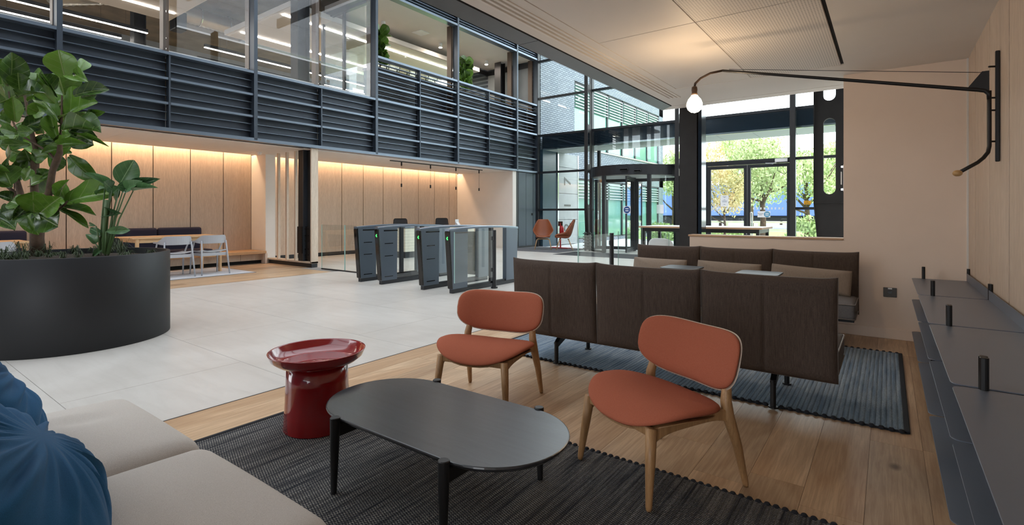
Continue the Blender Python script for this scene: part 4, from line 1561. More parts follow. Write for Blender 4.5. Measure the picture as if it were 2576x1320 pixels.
# ---- modular sofas (two rows)
def back_cushion(name, w, h, th, mat, parent, loc, lean, flip):
    """upholstered back panel with pinched corners and a centre seam"""
    nu, nv = 60, 24
    mb = MB()
    sides = []
    for s in (1, -1):
        base = len(mb.v)
        for j in range(nv + 1):
            v = -1 + 2 * j / nv
            for i in range(nu + 1):
                u = -1 + 2 * i / nu
                e = max(0.0, 1 - abs(u) ** 7) ** 0.5 * max(0.0, 1 - abs(v) ** 9) ** 0.5
                t = th * (0.12 + 0.88 * e)
                t -= 0.020 * math.exp(-(u / 0.022) ** 2) * (0.4 + 0.6 * e)
                t += 0.006 * math.sin(u * 3 + 1) * e
                # pinched ears at the top corners, slight sag between
                zz = v * h / 2 + (0.010 * abs(u) ** 8 if v > 0.9 else 0) - 0.004 * (1 - u * u) * (1 if v > 0.8 else 0)
                xx = u * w / 2 * (1 - 0.008 * (1 - v * v) * (1 if abs(u) > 0.9 else 0))
                mb.v.append((xx, s * t / 2, zz))
        for j in range(nv):
            for i in range(nu):
                a = base + j * (nu + 1) + i
                q = (a, a + 1, a + nu + 2, a + nu + 1)
                mb.f.append(q)
        sides.append(base)
    # close the rim
    n1 = nu + 1

    def idx(b, i, j):
        return b + j * n1 + i
    loop = [(i, 0) for i in range(nu)] + [(nu, j) for j in range(nv)] + [(i, nv) for i in range(nu, 0, -1)] + [(0, j) for j in range(nv, 0, -1)]
    for k in range(len(loop)):
        a, b = loop[k], loop[(k + 1) % len(loop)]
        mb.f.append((idx(sides[0], *a), idx(sides[0], *b), idx(sides[1], *b), idx(sides[1], *a)))
    o = obj(name, mb, mat, parent, smooth=True, loc=loc, rot=(lean, 0, 0))
    r = 0.0032
    rim = []
    for k in range(0, len(loop), 1):
        p = mb.v[idx(sides[0], *loop[k])]
        rim.append((p[0], 0, p[2]))
    pip = obj('piping', MB().tube(rim + [rim[0]], r, 6), 'piping_highlight', o, smooth=True)
    return o


def seat_cushion(w, d, h, parent, loc):
    hx, hy, hz = w / 2, d / 2, h / 2

    def fn(p):
        k = (1 - (p.x / hx) ** 4) * (1 - (p.y / hy) ** 4)
        return (p.x, p.y, p.z + (0.02 * k if p.z > 0 else -0.004 * k))
    o = obj('seat_cushion', MB().softbox(hx, hy, hz, 0.035, 12, fn), 'sofa_seat', parent, smooth=True, loc=loc)
    for z in (hz - 0.012, -hz + 0.012):
        pts = rrect(hx - 0.001, hy - 0.001, 0.02, 4)
        obj('piping', MB().tube([(x, y, z) for x, y in pts] + [(pts[0][0], pts[0][1], z)], 0.0045, 6), 'piping_highlight', o, smooth=True)
    return o


def bench_sofa(loc, rz, label, fz=0.0):
    t = thing('modular_sofa', label, 'sofa', loc, rz, 'rows of brown sofas')
    W = 0.743
    for k in (-1, 0, 1):
        back_cushion('back_panel', W - 0.002, 0.585, 0.085, 'sofa_brown', t, (k * W, 0.0, 0.525), math.radians(2.0), True)
        seat_cushion(W - 0.008, 0.53, 0.15, t, (k * W, 0.315, 0.335))
    obj('beam', MB().box(-1.0, 1.0, 0.22, 0.27, 0.2, 0.26), 'powder_black', t, bevel=0.005)
    obj('seat_frame', MB().box(-1.1, 1.1, 0.06, 0.56, 0.245, 0.262), 'powder_black', t)
    for s in (-1, 1):
        f = obj('leg_frame', MB().prism([(0.08, 0.16), (0.10, 0.13), (0.18, 0.16), (0.3, 0.205), (0.5, 0.215), (0.62, 0.15), (0.64, 0.17), (0.55, 0.25), (0.2, 0.25)], 'X', s * 0.772 - 0.017, s * 0.772 + 0.017), 'powder_black', t, bevel=0.004)
        for y in (0.095, 0.625):
            b = fz if y > 0.5 else 0.0
            l = obj('leg', MB().cyl(s * 0.772, y, b + 0.008, 0.17, 0.0165, 14), 'powder_black', t)
            obj('foot_pad', MB().cyl(s * 0.772, y, b, b + 0.009, 0.028, 16), 'powder_black', l)
    return t


bench_sofa((-1.335, 3.355, 0.0145), 0.0, 'dark brown three part sofa seen from behind, nearest the orange chairs')
s2 = bench_sofa((-1.335, 5.895, 0.0005), PI, 'dark brown three part sofa facing the camera against the low wall', 0.0148)


def lumbar(loc, w, label, tilt):
    hx, hy = w / 2, 0.125

    def out(a):
        c, s = math.cos(a), math.sin(a)
        k = 1.0 / max(abs(c), abs(s)) ** 0.92
        x, y = hx * c * k, hy * s * k
        x *= 1 - 0.03 * (1 - (y / hy) ** 2)
        y *= 1 - 0.06 * (1 - (x / hx) ** 2)
        return (x, y)
    t = thing('lumbar_pillow', label, 'pillow', loc, 0.0, 'taupe lumbar pillows')
    t.rotation_euler = (math.radians(-14), tilt, 0)
    obj('cover', MB().pad(out, 0.06, lambda x, y, n_: (x, -n_, y + hy), 64, 10, 2.2), 'taupe', t, smooth=True)
    pts = [out(2 * PI * k / 64) for k in range(64)]
    obj('piping', MB().tube([(x, 0, y + hy) for x, y in pts] + [(pts[0][0], 0, pts[0][1] + hy)], 0.003, 5), 'taupe', t, smooth=True)


lumbar((-2.13, 5.72, 0.435), 0.64, 'taupe lumbar pillow on the leftmost seat of the rear sofa', 0.01)
lumbar((-1.375, 5.71, 0.435), 0.66, 'taupe lumbar pillow between the two small black table tops', 0.02)
lumbar((-0.62, 5.69, 0.43), 0.70, 'taupe lumbar pillow on the rightmost rear sofa seat by the wall', 0.05)


def arm_table(x, y, label):
    t = thing('arm_table', label, 'table', (x, y, 0.2), 0, 'small sofa tables')
    r = [rrect(0.182 * k, 0.182 * k, 0.05 * k, 6) for k in (0.86, 0.98, 1.0, 0.99)]
    obj('tabletop', MB().quadstrip([[(px_, py_, z) for px_, py_ in q] for q, z in zip(r, (0.417, 0.432, 0.44, 0.446))]), 'table_black', t)
    obj('stem', MB().tube([(0, 0.0, 0.42), (0, 0.02, 0.3), (0, 0.14, 0.12), (0, 0.28, 0.02)], 0.014, 10), 'powder_black', t, smooth=True)
    obj('bracket', MB().tube([(-0.08, 0, 0.414), (0, 0, 0.40), (0.08, 0, 0.414)], 0.012, 8), 'powder_black', t)


arm_table(-1.705, 5.265, 'small square black table top at left gap of the rear sofa')
arm_table(-0.965, 5.195, 'small square black table top at right gap of the rear sofa')

# ---- pale sofa in the lower left with blue cushions
so = thing('lounge_sofa', 'pale oatmeal sofa with two seat cushions in the lower left corner', 'sofa', (-1.85, 0.35, 0.0155))
obj('base', MB().softbox(0.76, 0.43, 0.07, 0.03, 8), 'oatmeal', so, smooth=True, loc=(0, 0, 0.2))
for k in (-1, 1):
    def fn(p, k=k):
        q = (1 - (p.x / 0.372) ** 2) * (1 - (p.y / 0.42) ** 2)
        dz = 0.045 * q if p.z > 0 else 0
        if k < 0 and p.z > 0:
            dz -= 0.012 * math.exp(-((p.x + 0.06) / 0.05) ** 2 - ((p.y - 0.18) / 0.09) ** 2)
            dz += 0.006 * math.exp(-((p.x + 0.13) / 0.04) ** 2 - ((p.y - 0.16) / 0.08) ** 2)
        return (p.x, p.y, p.z + dz)
    obj('seat_cushion', MB().softbox(0.372, 0.42, 0.085, 0.07, 22, fn), 'oatmeal', so, smooth=True, loc=(k * 0.376, 0.01, 0.338))
obj('backrest', MB().softbox(0.76, 0.07, 0.24, 0.05, 8), 'oatmeal', so, smooth=True, loc=(0, -0.41, 0.42))
for sx in (-1, 1):
    for sy in (-1, 1):
        obj('leg', MB().cyl(sx * 0.66, sy * 0.34, 0, 0.14, 0.02, 12), 'powder_black', so)


def blue_cushion(loc, rot, w, h, label, seed):
    rnd = random.Random(seed)
    ph = [rnd.uniform(0, 6) for _ in range(6)]

    def out(a):
        c, s = math.cos(a), math.sin(a)
        k = 1.0 / (abs(c) ** 4 + abs(s) ** 4) ** 0.25
        return (w / 2 * c * k, h / 2 * s * k)

    def fn(x, y, n_):
        r = max(abs(x) / (w / 2), abs(y) / (h / 2))
        a = math.atan2(y, x)
        wr = 0.0095 * max(0.0, math.sin(PI * min(1.0, r))) ** 1.1 * min(1.0, max(0.0, r - 0.12) / 0.5) * (math.sin(17 * a + ph[0] + 3 * r) + 0.7 * math.sin(29 * a + ph[1] + 5 * r) + 0.5 * math.sin(41 * a + ph[2]))
        wr += 0.006 * math.sin(9 * x / w + ph[3]) * math.sin(7 * y / h + ph[4])
        return (x, -(n_ + (wr if abs(n_) > 0.003 else 0) * (1 if n_ > 0 else -1)), y + h / 2)
    t = thing('cushion', label, 'cushion', loc, 0, 'blue cushions')
    t.rotation_euler = rot
    obj('cover', MB().pad(out, 0.125, fn, 150, 26, 2.0), 'blue_velvet', t, smooth=True)
    sm_ = [out(2 * PI * k / 80) for k in range(80)]
    obj('seam', MB().tube([(x * 1.0, 0, y + h / 2) for x, y in sm_] + [(sm_[0][0], 0, sm_[0][1] + h / 2)], 0.003, 5), 'blue_velvet', t, smooth=True)


blue_cushion((-2.28, 0.36, 0.43), (math.radians(-30), 0, PI + math.radians(8)), 0.50, 0.44, 'deep blue crumpled cushion at the far end of the pale sofa', 4)
blue_cushion((-1.56, 0.40, 0.44), (math.radians(-50), 0, PI - math.radians(10)), 0.64, 0.46, 'deep blue crumpled cushion nearest the camera on the pale sofa', 9)

# ---- black steel shelf on the timber wall
sh = thing('wall_shelf', 'black steel plate shelf in three tiers along the timber wall', 'shelf', (XR, 0, 0))
mods = [(4.768, 5.965), (3.556, 4.756), (2.344, 3.544), (1.132, 2.332)]
x0 = 0.178 - XR
x1 = -0.006
for z in (0.115, 0.41, 0.605):
    for a, b in [(p_ + 0.005, q_ - 0.005) for p_, q_ in mods]:
        r = 0.035
        poly = [(x1, a), (x1, b)]
        poly += [(x0 + r - r * math.sin(q), b - r + r * math.cos(q)) for q in [PI / 2 * i / 5 for i in range(6)]]
        poly += [(x0 + r - r * math.cos(q), a + r - r * math.sin(q)) for q in [PI / 2 * i / 5 for i in range(6)]]
        p = obj('shelf_plate', MB().prism(poly, 'Z', z - 0.004, z), 'shelf_metal', sh, bevel=0.001, seg=1)
        if z > 0.5:
            obj('upstand', MB().box(-0.022, -0.018, a + 0.004, b - 0.004, z, z + 0.068), 'shelf_metal', p)
for y in (5.94, 4.775, 4.749, 3.563, 3.537, 2.351, 2.325, 1.14):
    obj('support_peg', MB().cyl(0.262 - XR, y, 0.08, 0.714, 0.0125, 16), 'peg_black', sh, bevel=0.0015, seg=1)
    obj('support_peg', MB().cyl(-0.012, y - 0.0, 0.08, 0.714, 0.011, 14), 'peg_black', sh)
obj('wall_rail', MB().box(-0.012, -0.002, 1.14, 5.95, 0.06, 0.1), 'peg_black', sh)

# ---- swing-arm wall lamp
lp = thing('wall_lamp', 'black swing arm wall lamp with bare glowing globe bulb', 'lamp', (0.555, 4.47, 1.53))
o3 = Vector((0.555, 4.47, 1.53))


def L3(*p):
    return tuple(Vector(p) - o3)


obj('wall_rail', MB().box(0.0, 0.022, -0.011, 0.011, 0.0, 0.71), 'powder_black', lp, bevel=0.005)
obj('upright', MB().tube([L3(0.525, 4.45, 1.985), L3(0.525, 4.45, 1.9), L3(0.525, 4.45, 1.63), L3(0.518, 4.445, 1.59), L3(0.495, 4.43, 1.555), L3(0.465, 4.41, 1.525), L3(0.375, 4.35, 1.465)], 0.0115, 12), 'powder_black', lp, smooth=True)
obj('handle_ball', MB().sphere(L3(0.362, 4.342, 1.457), 0.026, 16, 10, 0.8), 'wood_ball', lp, smooth=True)
tip = Vector((-1.07, 4.30, 2.345))
el = Vector((0.525, 4.45, 1.985))
obj('arm', MB().tube([L3(0.525, 4.45, 1.93), L3(0.523, 4.45, 1.965), L3(0.505, 4.449, 1.987), L3(0.47, 4.447, 1.998)] + [L3(*(Vector((0.47, 4.447, 1.998)) * (1 - q) + tip * q)) for q in (0.25, 0.5, 0.75, 1.0)], [0.0125, 0.0125, 0.0125, 0.0125, 0.012, 0.0115, 0.011, 0.0105], 12), 'powder_black', lp, smooth=True)
obj('arm_tip', MB().tube([L3(*tip), L3(-1.16, 4.29, 2.337), L3(-1.235, 4.283, 2.306), L3(-1.278, 4.279, 2.268), L3(-1.283, 4.278, 2.235)], 0.0095, 10), 'brass_dark', lp, smooth=True)
obj('gusset', MB().prism([(L3(0.525, 0, 0)[0], L3(0, 0, 2.115)[2]), (L3(0.49, 0, 0)[0], L3(0, 0, 2.115)[2]), (L3(0.415, 0, 0)[0], L3(0, 0, 2.01)[2]), (L3(0.525, 0, 0)[0], L3(0, 0, 1.985)[2])], 'Y', -0.023, -0.017), 'powder_black', lp)
obj('tie_wire', MB().tube([L3(0.49, 4.449, 2.108), L3(-1.02, 4.305, 2.348)], 0.0022, 5), 'powder_black', lp)
for z in (2.14, 1.94, 1.86, 1.66):
    obj('clamp', MB().tube([L3(0.56, 4.47, z), L3(0.522, 4.45, z)], 0.006, 8), 'powder_black', lp)
obj('lamp_holder', MB().lathe([(0.012, 2.245 - 1.53), (0.021, 2.24 - 1.53), (0.024, 2.215 - 1.53), (0.021, 2.195 - 1.53), (0.024, 2.188 - 1.53), (0.023, 2.17 - 1.53)], 18, -1.283 - 0.555, 4.278 - 4.47), 'brass_dark', lp, smooth=True)
obj('bulb', MB().lathe([(0.004, 2.028 - 1.53), (0.03, 2.036 - 1.53), (0.052, 2.056 - 1.53), (0.062, 2.085 - 1.53), (0.060, 2.11 - 1.53), (0.05, 2.135 - 1.53), (0.034, 2.155 - 1.53), (0.022, 2.172 - 1.53)], 24, -1.283 - 0.555, 4.278 - 4.47), 'bulb_glow', lp, smooth=True)

# ---- wall socket and small bracket
sk = thing('floor_socket', 'dark metal socket plate on the cream wall', 'socket', (0.018, YB, 0.444))
obj('plate', MB().box(-0.052, 0.052, -0.008, 0, -0.045, 0.045), 'socket_plate', sk, bevel=0.003)
obj('insert', MB().prism([(0.018 * math.cos(q), 0.012 * math.sin(q) + 0.002) for q in [2 * PI * i / 16 for i in range(16)]], 'Y', -0.012, -0.008), 'gloss_black', sk)
obj('insert_label', MB().box(-0.016, 0.016, -0.0095, -0.008, 0.03, 0.042), 'paper', sk)
bk = thing('white_bracket', 'small white bracket on the end of the cream wall', 'bracket', (-0.355, YB + 0.08, 1.42))
obj('back_plate', MB().box(-0.006, 0.0, -0.03, 0.03, 0.0, 0.27), 'white_plastic', bk)
obj('grip', MB().box(-0.028, -0.02, -0.02, 0.02, 0.07, 0.2), 'white_plastic', bk, bevel=0.003)
for z in (0.02, 0.25):
    obj('screw', MB().box(-0.026, -0.006, -0.01, 0.01, z - 0.01, z + 0.01), 'chrome', bk)
# ================================================================= PLANTER AND PLANTS
def leaf_mesh(name, kind, mat, curl=0.18, fold=0.12, seed=0):
    """unit leaf: base at origin, tip at y = 1, half width 0.5 in x"""
    rnd = random.Random(seed)
    nl, nw = 14, 8
    mb = MB()
    ph = rnd.uniform(0, 6)
    for j in range(nl + 1):
        t = j / nl
        if kind == 'fig':
            if t < 0.62:
                w = 0.5 * (0.10 + 0.90 * math.sin(PI / 2 * t / 0.62) ** 0.8 - 0.10 * math.sin(PI * t / 0.62) ** 2)
            else:
                w = max(0.03, 0.5 * (1 - ((t - 0.62) / 0.38) ** 2.6) ** 0.5)
        else:
            w = max(0.02, 0.5 * math.sin(PI * min(1, t ** 0.85)) ** 0.65)
        for i in range(nw + 1):
            s = -1 + 2 * i / nw
            wav = 0.035 * math.sin(9 * t + ph + (2 if s > 0 else 0)) * abs(s) ** 2
            z = -curl * t * t + fold * abs(s) * w * 2 + wav
            mb.v.append((s * w, t, z))
    for j in range(nl):
        for i in range(nw):
            a = j * (nw + 1) + i
            mb.f.append((a, a + 1, a + nw + 2, a + nw + 1))
    me = mb.mesh(name, True)
    me.materials.append(M[mat])
    return me


FIG = [leaf_mesh('leaf', 'fig', 'fig_leaf', c, f, k) for k, (c, f) in enumerate(((0.1, 0.14), (0.28, 0.2), (-0.12, 0.1), (0.2, 0.3)))]
STR = [leaf_mesh('leaf', 'strel', 'strelitzia_leaf', c, f, k + 9) for k, (c, f) in enumerate(((0.1, 0.2), (0.35, 0.3), (-0.1, 0.12)))]


def put_leaf(root, meshes, B, T, width, rnd, facing=None, roll=0.5, off=None):
    """leaf from base point B to tip T, blade turned roughly to the facing direction"""
    y = (T - B)
    L = y.length
    y = y.normalized()
    f = facing if facing is not None else Vector((rnd.uniform(-1, 1), rnd.uniform(-1, 1), rnd.uniform(0.2, 1)))
    f = f + Vector((rnd.uniform(-roll, roll), rnd.uniform(-roll, roll), rnd.uniform(-roll, roll)))
    z = f - y * f.dot(y)
    if z.length < 1e-4:
        z = Vector((0, 0, 1)) - y * y.z
    z = z.normalized()
    x = y.cross(z)
    m = Matrix(((x.x * width, y.x * L, z.x * L, B.x), (x.y * width, y.y * L, z.y * L, B.y), (x.z * width, y.z * L, z.z * L, B.z), (0, 0, 0, 1)))
    o = bpy.data.objects.new('leaf', rnd.choice(meshes))
    C.objects.link(o)
    o.parent = root
    o.matrix_local = Matrix.Translation(-root.location) @ m
    return o


PC = Vector((-6.3, 1.45))
PR = 0.765
ZRIM = 0.82
pt = thing('round_planter', 'large round anthracite metal planter on the pale tiles', 'planter', (PC.x, PC.y, 0))
obj('shell', MB().lathe([(PR - 0.004, 0.0), (PR, 0.004), (PR, ZRIM - 0.003), (PR - 0.003, ZRIM), (PR - 0.03, ZRIM), (PR - 0.033, ZRIM - 0.004), (PR - 0.033, 0.6)], 96, cap=False), 'planter_metal', pt, smooth=False)
for p in pt.children if hasattr(pt, 'children') else []:
    pass
so_ = obj('soil', MB().lathe([(0.05, 0.80), (0.3, 0.79), (0.55, 0.775), (PR - 0.034, 0.755), (PR - 0.034, 0.6)], 48), 'soil', pt, smooth=True)


def smooth_by_angle(o):
    for p in o.data.polygons:
        p.use_smooth = abs(p.normal.z) < 0.5


for c in kids(pt):
    if c.name.startswith('shell'):
        smooth_by_angle(c)

# fiddle-leaf fig: leaves measured on the photograph, branches between them
DT = 5.0
tree = thing('fiddle_leaf_fig', 'tall fiddle leaf fig tree with broad glossy leaves in the planter', 'tree', tuple(at(95, 640, DT).xy) + (0.77,))


def TL(p):
    return tuple(Vector(p) - tree.location)


def z7(x, y):
    return (x / 4.714, 120 + y / 4.714)


def z8(x, y):
    return (x / 4.4, 380 + y / 4.4)


rnd = random.Random(21)
trunk_pts = [((95, 645), 5.0, 0.062), ((93, 600), 5.0, 0.055), ((94, 565), 5.0, 0.058), ((90, 520), 5.02, 0.036), ((86, 470), 5.04, 0.032), ((88, 410), 5.06, 0.034), ((92, 380), 5.1, 0.026), ((80, 335), 5.1, 0.02), ((70, 280), 5.1, 0.014), ((60, 230), 5.1, 0.010)]
obj('trunk', MB().tube([TL(at(u, v, d)) for (u, v), d, r in trunk_pts], [r for _, _, r in trunk_pts], 14), 'bark', tree, smooth=True)
for br in ([((98, 575), 5.0, 0.045), ((112, 530), 4.95, 0.036), ((124, 480), 4.92, 0.030), ((132, 430), 4.9, 0.027), ((142, 405), 4.9, 0.031), ((150, 385), 4.9, 0.026), ((152, 340), 4.9, 0.010), ((155, 300), 4.9, 0.009), ((156, 240), 4.9, 0.007)],
           [((142, 405), 4.9, 0.012), ((125, 385), 4.9, 0.009), ((95, 365), 4.9, 0.010), ((60, 345), 4.9, 0.009), ((38, 318), 4.9, 0.009), ((30, 300), 4.9, 0.007), ((22, 230), 4.9, 0.006)],
           [((92, 570), 5.0, 0.035), ((70, 535), 5.05, 0.03), ((55, 500), 5.1, 0.03), ((46, 468), 5.1, 0.027), ((40, 430), 5.1, 0.012)],
           [((100, 560), 4.95, 0.018), ((130, 540), 4.85, 0.012), ((165, 512), 4.8, 0.010), ((170, 505), 4.8, 0.006)],
           [((55, 500), 5.1, 0.02), ((20, 470), 5.1, 0.015), ((-20, 430), 5.1, 0.012), ((-50, 380), 5.1, 0.01)]):
    obj('branch', MB().tube([TL(at(u, v, d)) for (u, v), d, r in br], [r for _, _, r in br], 10), 'bark', tree, smooth=True)
TOCAM = Vector((0.93, -0.2, 0.3))
LV7 = [((770, 350), (690, 60), 220), ((930, 280), (1040, 140), 90), ((755, 560), (700, 300), 260), ((880, 570), (1185, 450), 130), ((720, 850), (1045, 600), 300), ((735, 920), (455, 530), 140), ((800, 880), (1055, 750), 130), ((730, 980), (1165, 880), 110), ((800, 990), (1110, 1030), 90), ((900, 1060), (1140, 1065), 40), ((930, 1095), (1045, 1170), 70), ((700, 1130), (570, 780), 110), ((110, 450), (190, 135), 190), ((30, 430), (0, 195), 170), ((230, 500), (215, 310), 150), ((330, 445), (330, 270), 150), ((390, 430), (500, 295), 130), ((230, 590), (455, 470), 130), ((640, 500), (520, 320), 150), ((680, 590), (455, 285), 45), ((660, 660), (395, 425), 120), ((80, 620), (60, 425), 190), ((390, 790), (515, 720), 130), ((180, 880), (150, 600), 120), ((280, 950), (490, 850), 130), ((400, 985), (210, 1000), 110), ((420, 1005), (505, 915), 100), ((365, 1150), (20, 1150), 95), ((570, 1150), (440, 1165), 75), ((715, 1200), (540, 1215), 75), ((100, 1400), (100, 1220), 210), ((700, 1150), (925, 1115), 75), ((730, 1030), (890, 1050), 85), ((500, 960), (640, 1000), 120), ((215, 1020), (0, 950), 120), ((450, 760), (300, 690), 110), ((120, 900), (0, 840), 120), ((330, 640), (480, 560), 110), ((560, 1050), (640, 1150), 110), ((600, 1080), (480, 1060), 90), ((100, 1060), (40, 1110), 90), ((960, 590), (1135, 560), 70), ((1040, 800), (1140, 770), 70), ((890, 320), (960, 350), 130)]
LV8 = [((530, 40), (350, 70), 115), ((560, 310), (270, 350), 95), ((375, 690), (365, 420), 195), ((310, 620), (105, 545), 135), ((450, 680), (605, 540), 160), ((380, 690), (690, 850), 210), ((280, 650), (370, 850), 130), ((160, 650), (0, 690), 135), ((740, 570), (1150, 400), 190), ((740, 570), (645, 365), 105), ((600, 600), (1015, 665), 75), ((640, 640), (950, 785), 60), ((120, 370), (30, 155), 195), ((140, 400), (0, 330), 85), ((130, 340), (235, 135), 100), ((360, 150), (265, 20), 110), ((430, 290), (528, 225), 85), ((270, 330), (345, 195), 85), ((140, 540), (0, 475), 85), ((270, 650), (185, 725), 90), ((40, 250), (-90, 180), 150), ((0, 330), (-120, 360), 120), ((30, 480), (-110, 520), 110), ((700, 530), (590, 560), 90), ((660, 510), (700, 330), 60)]
for lst, zf, sc in ((LV7, z7, 4.714), (LV8, z8, 4.4)):
    for (b, t_, w) in lst:
        d0 = 4.9 + rnd.uniform(-0.18, 0.18)
        B = at(*zf(*b), d0 + rnd.uniform(0, 0.12))
        T = at(*zf(*t_), d0 - rnd.uniform(-0.1, 0.14))
        put_leaf(tree, FIG, B, T, w / sc / FPX * d0 * 1.45, rnd, TOCAM, 0.4)
for k in range(80):     # leaves behind and outside the frame on the left
    u, v = rnd.uniform(-170, 190), rnd.uniform(190, 430)
    if k < 20:
        u, v = rnd.uniform(-180, -20), rnd.uniform(160, 560)
    d0 = 5.25 + rnd.uniform(-0.15, 0.3)
    a = rnd.uniform(0, 2 * PI)
    L = rnd.uniform(60, 95)
    put_leaf(tree, FIG, at(u, v, d0), at(u + L * math.cos(a), v - L * math.sin(a) * 0.8, d0 + rnd.uniform(-0.15, 0.15)), rnd.uniform(0.15, 0.22), rnd, TOCAM, 0.8)

# bird-of-paradise plant
DS = 4.75
st_ = thing('bird_of_paradise', 'bird of paradise plant with paddle leaves on upright stems in planter', 'plant', tuple(at(262, 640, DS).xy) + (0.765,))


def SL(p):
    return tuple(Vector(p) - st_.location)


LS = [((1240, 420), (1130, 330), 120, (1160, 1130)), ((1400, 430), (1500, 330), 110, (1190, 1140)), ((1300, 380), (1440, 420), 110, None), ((1330, 360), (1480, 100), 215, (1185, 1140)), ((1225, 400), (975, 225), 80, (1150, 1130)), ((1370, 410), (1755, 305), 100, (1190, 1140)), ((1475, 440), (1715, 385), 60, (1200, 1140)), ((1330, 400), (1185, 505), 170, (1170, 1140)), ((1345, 690), (1070, 685), 95, None), ((1175, 890), (1430, 880), 85, (1165, 1140)), ((1145, 930), (985, 850), 75, (1100, 1095)), ((1060, 1025), (975, 915), 80, (1100, 1095)), ((1140, 1075), (1020, 1165), 55, None), ((1065, 830), (950, 800), 40, (1110, 1095)), ((1160, 410), (1050, 470), 60, (1110, 1090))]
for (b, t_, w, root_) in LS:
    B = at(*z8(*b), DS + rnd.uniform(-0.05, 0.1))
    T = at(*z8(*t_), DS + rnd.uniform(-0.15, 0.15))
    put_leaf(st_, STR, B, T, w / 4.4 / FPX * DS * 1.15, rnd, TOCAM, 0.3)
    if root_:
        R0 = at(*z8(*root_), DS)
        mid = R0 * 0.45 + B * 0.55 + Vector((0, 0, 0.0))
        mid.x += (R0.x - B.x) * 0.12
        mid.y += (R0.y - B.y) * 0.12
        obj('stem', MB().tube([SL(R0), SL(mid), SL(B)], [0.010, 0.007, 0.005], 8), 'stem_green', st_, smooth=True)
obj('cut_stem', MB().tube([SL(at(*z8(1150, 1130), DS)), SL(at(*z8(1160, 800), DS)), SL(at(*z8(1185, 540), DS))], [0.016, 0.016, 0.02], 10), 'stem_green', st_, smooth=True)

# grassy ground cover
def tuft_mesh(seed, n=34, h=0.1, spread=0.09):
    r = random.Random(seed)
    mb = MB()
    for k in range(n):
        a = r.uniform(0, 2 * PI)
        L = spread * r.uniform(0.4, 1.0)
        hh = h * r.uniform(0.5, 1.1)
        w = 0.0024
        c, s = math.cos(a), math.sin(a)
        p0 = (0.012 * c, 0.012 * s, 0)
        p1 = (L * 0.5 * c, L * 0.5 * s, hh)
        p2 = (L * c, L * s, hh * r.uniform(0.3, 0.8))
        b = len(mb.v)
        for p, ww in ((p0, w), (p1, w), (p2, 0.0006)):
            mb.v.append((p[0] - s * ww, p[1] + c * ww, p[2]))
            mb.v.append((p[0] + s * ww, p[1] - c * ww, p[2]))
        mb.f += [(b, b + 1, b + 3, b + 2), (b + 2, b + 3, b + 5, b + 4)]
    me = bpy.data.meshes.new('blades')
    me.from_pydata(mb.v, [], mb.f)
    me.materials.append(M['grass_blade'])
    return me


tufts = [tuft_mesh(k, 30, 0.05 + 0.02 * k, 0.085) for k in range(3)]
tall_tuft = tuft_mesh(9, 30, 0.15, 0.13)
k = 0
while k < 34:
    a, r = rnd.uniform(0, 2 * PI), PR * math.sqrt(rnd.uniform(0.05, 0.66))
    x, y = PC.x + r * math.cos(a), PC.y + r * math.sin(a)
    o = bpy.data.objects.new('grass_tuft', tall_tuft if k % 6 == 0 else tufts[k % 3])
    C.objects.link(o)
    o.location = (x, y, 0.775 - 0.02 * (r / PR) + 0.004)
    o.rotation_euler = (0, 0, rnd.uniform(0, 6))
    q = rnd.uniform(0.8, 1.2)
    o.scale = (q, q, q)
    tag(o, 'small dark green grass tuft growing in the round planter', 'grass', 'ground cover tufts')
    k += 1

# gallery plants behind the slatted balustrade
tg = thing('gallery_planter', 'long trough planter behind the gallery balustrade slats', 'planter', (-10.78, 11.8, 3.95))
obj('trough', MB().box(-0.22, 0.22, -3.4, 3.4, 0, 1.0).box(-0.24, 0.24, -3.42, 3.42, 0.98, 1.02), 'planter_metal', tg)


def small_fig(x, y, label, h, seed):
    t = thing('gallery_fig', label, 'plant', (x, y, 4.97))
    r = random.Random(seed)
    obj('stem', MB().tube([(0, 0, 0), (0.02, 0.01, h * 0.5), (0, 0.02, h * 0.9)], [0.02, 0.015, 0.008], 8), 'bark', t, smooth=True)
    for k in range(46):
        q = 0.12 + 0.85 * k / 46
        a = k * 2.4
        B = Vector((x, y, 4.97 + h * q))
        L = 0.33 * r.uniform(0.8, 1.15)
        T = B + Vector((math.cos(a) * L * 0.75, math.sin(a) * L * 0.75, L * r.uniform(0.25, 0.7)))
        put_leaf(t, FIG, B, T, 0.23 * r.uniform(0.9, 1.2), r, Vector((math.cos(a) * 0.5 + 0.4, math.sin(a) * 0.5 - 0.3, 0.6)), 0.3)


small_fig(-10.74, 8.72, 'fiddle leaf plant at the near end of the upstairs gallery', 1.0, 3)
small_fig(-10.74, 12.08, 'bushy fiddle leaf plant in the middle of the upstairs gallery', 1.0, 5)
for k in range(9):
    o = bpy.data.objects.new('grass_tuft', tall_tuft)
    C.objects.link(o)
    o.location = (-10.78, 9.0 + 0.36 * k + (3.0 if k > 5 else 0), 4.97)
    o.scale = (1.4, 1.4, 1.5)
    tag(o, 'grassy tuft in the upstairs gallery planter', 'grass', 'gallery grasses')

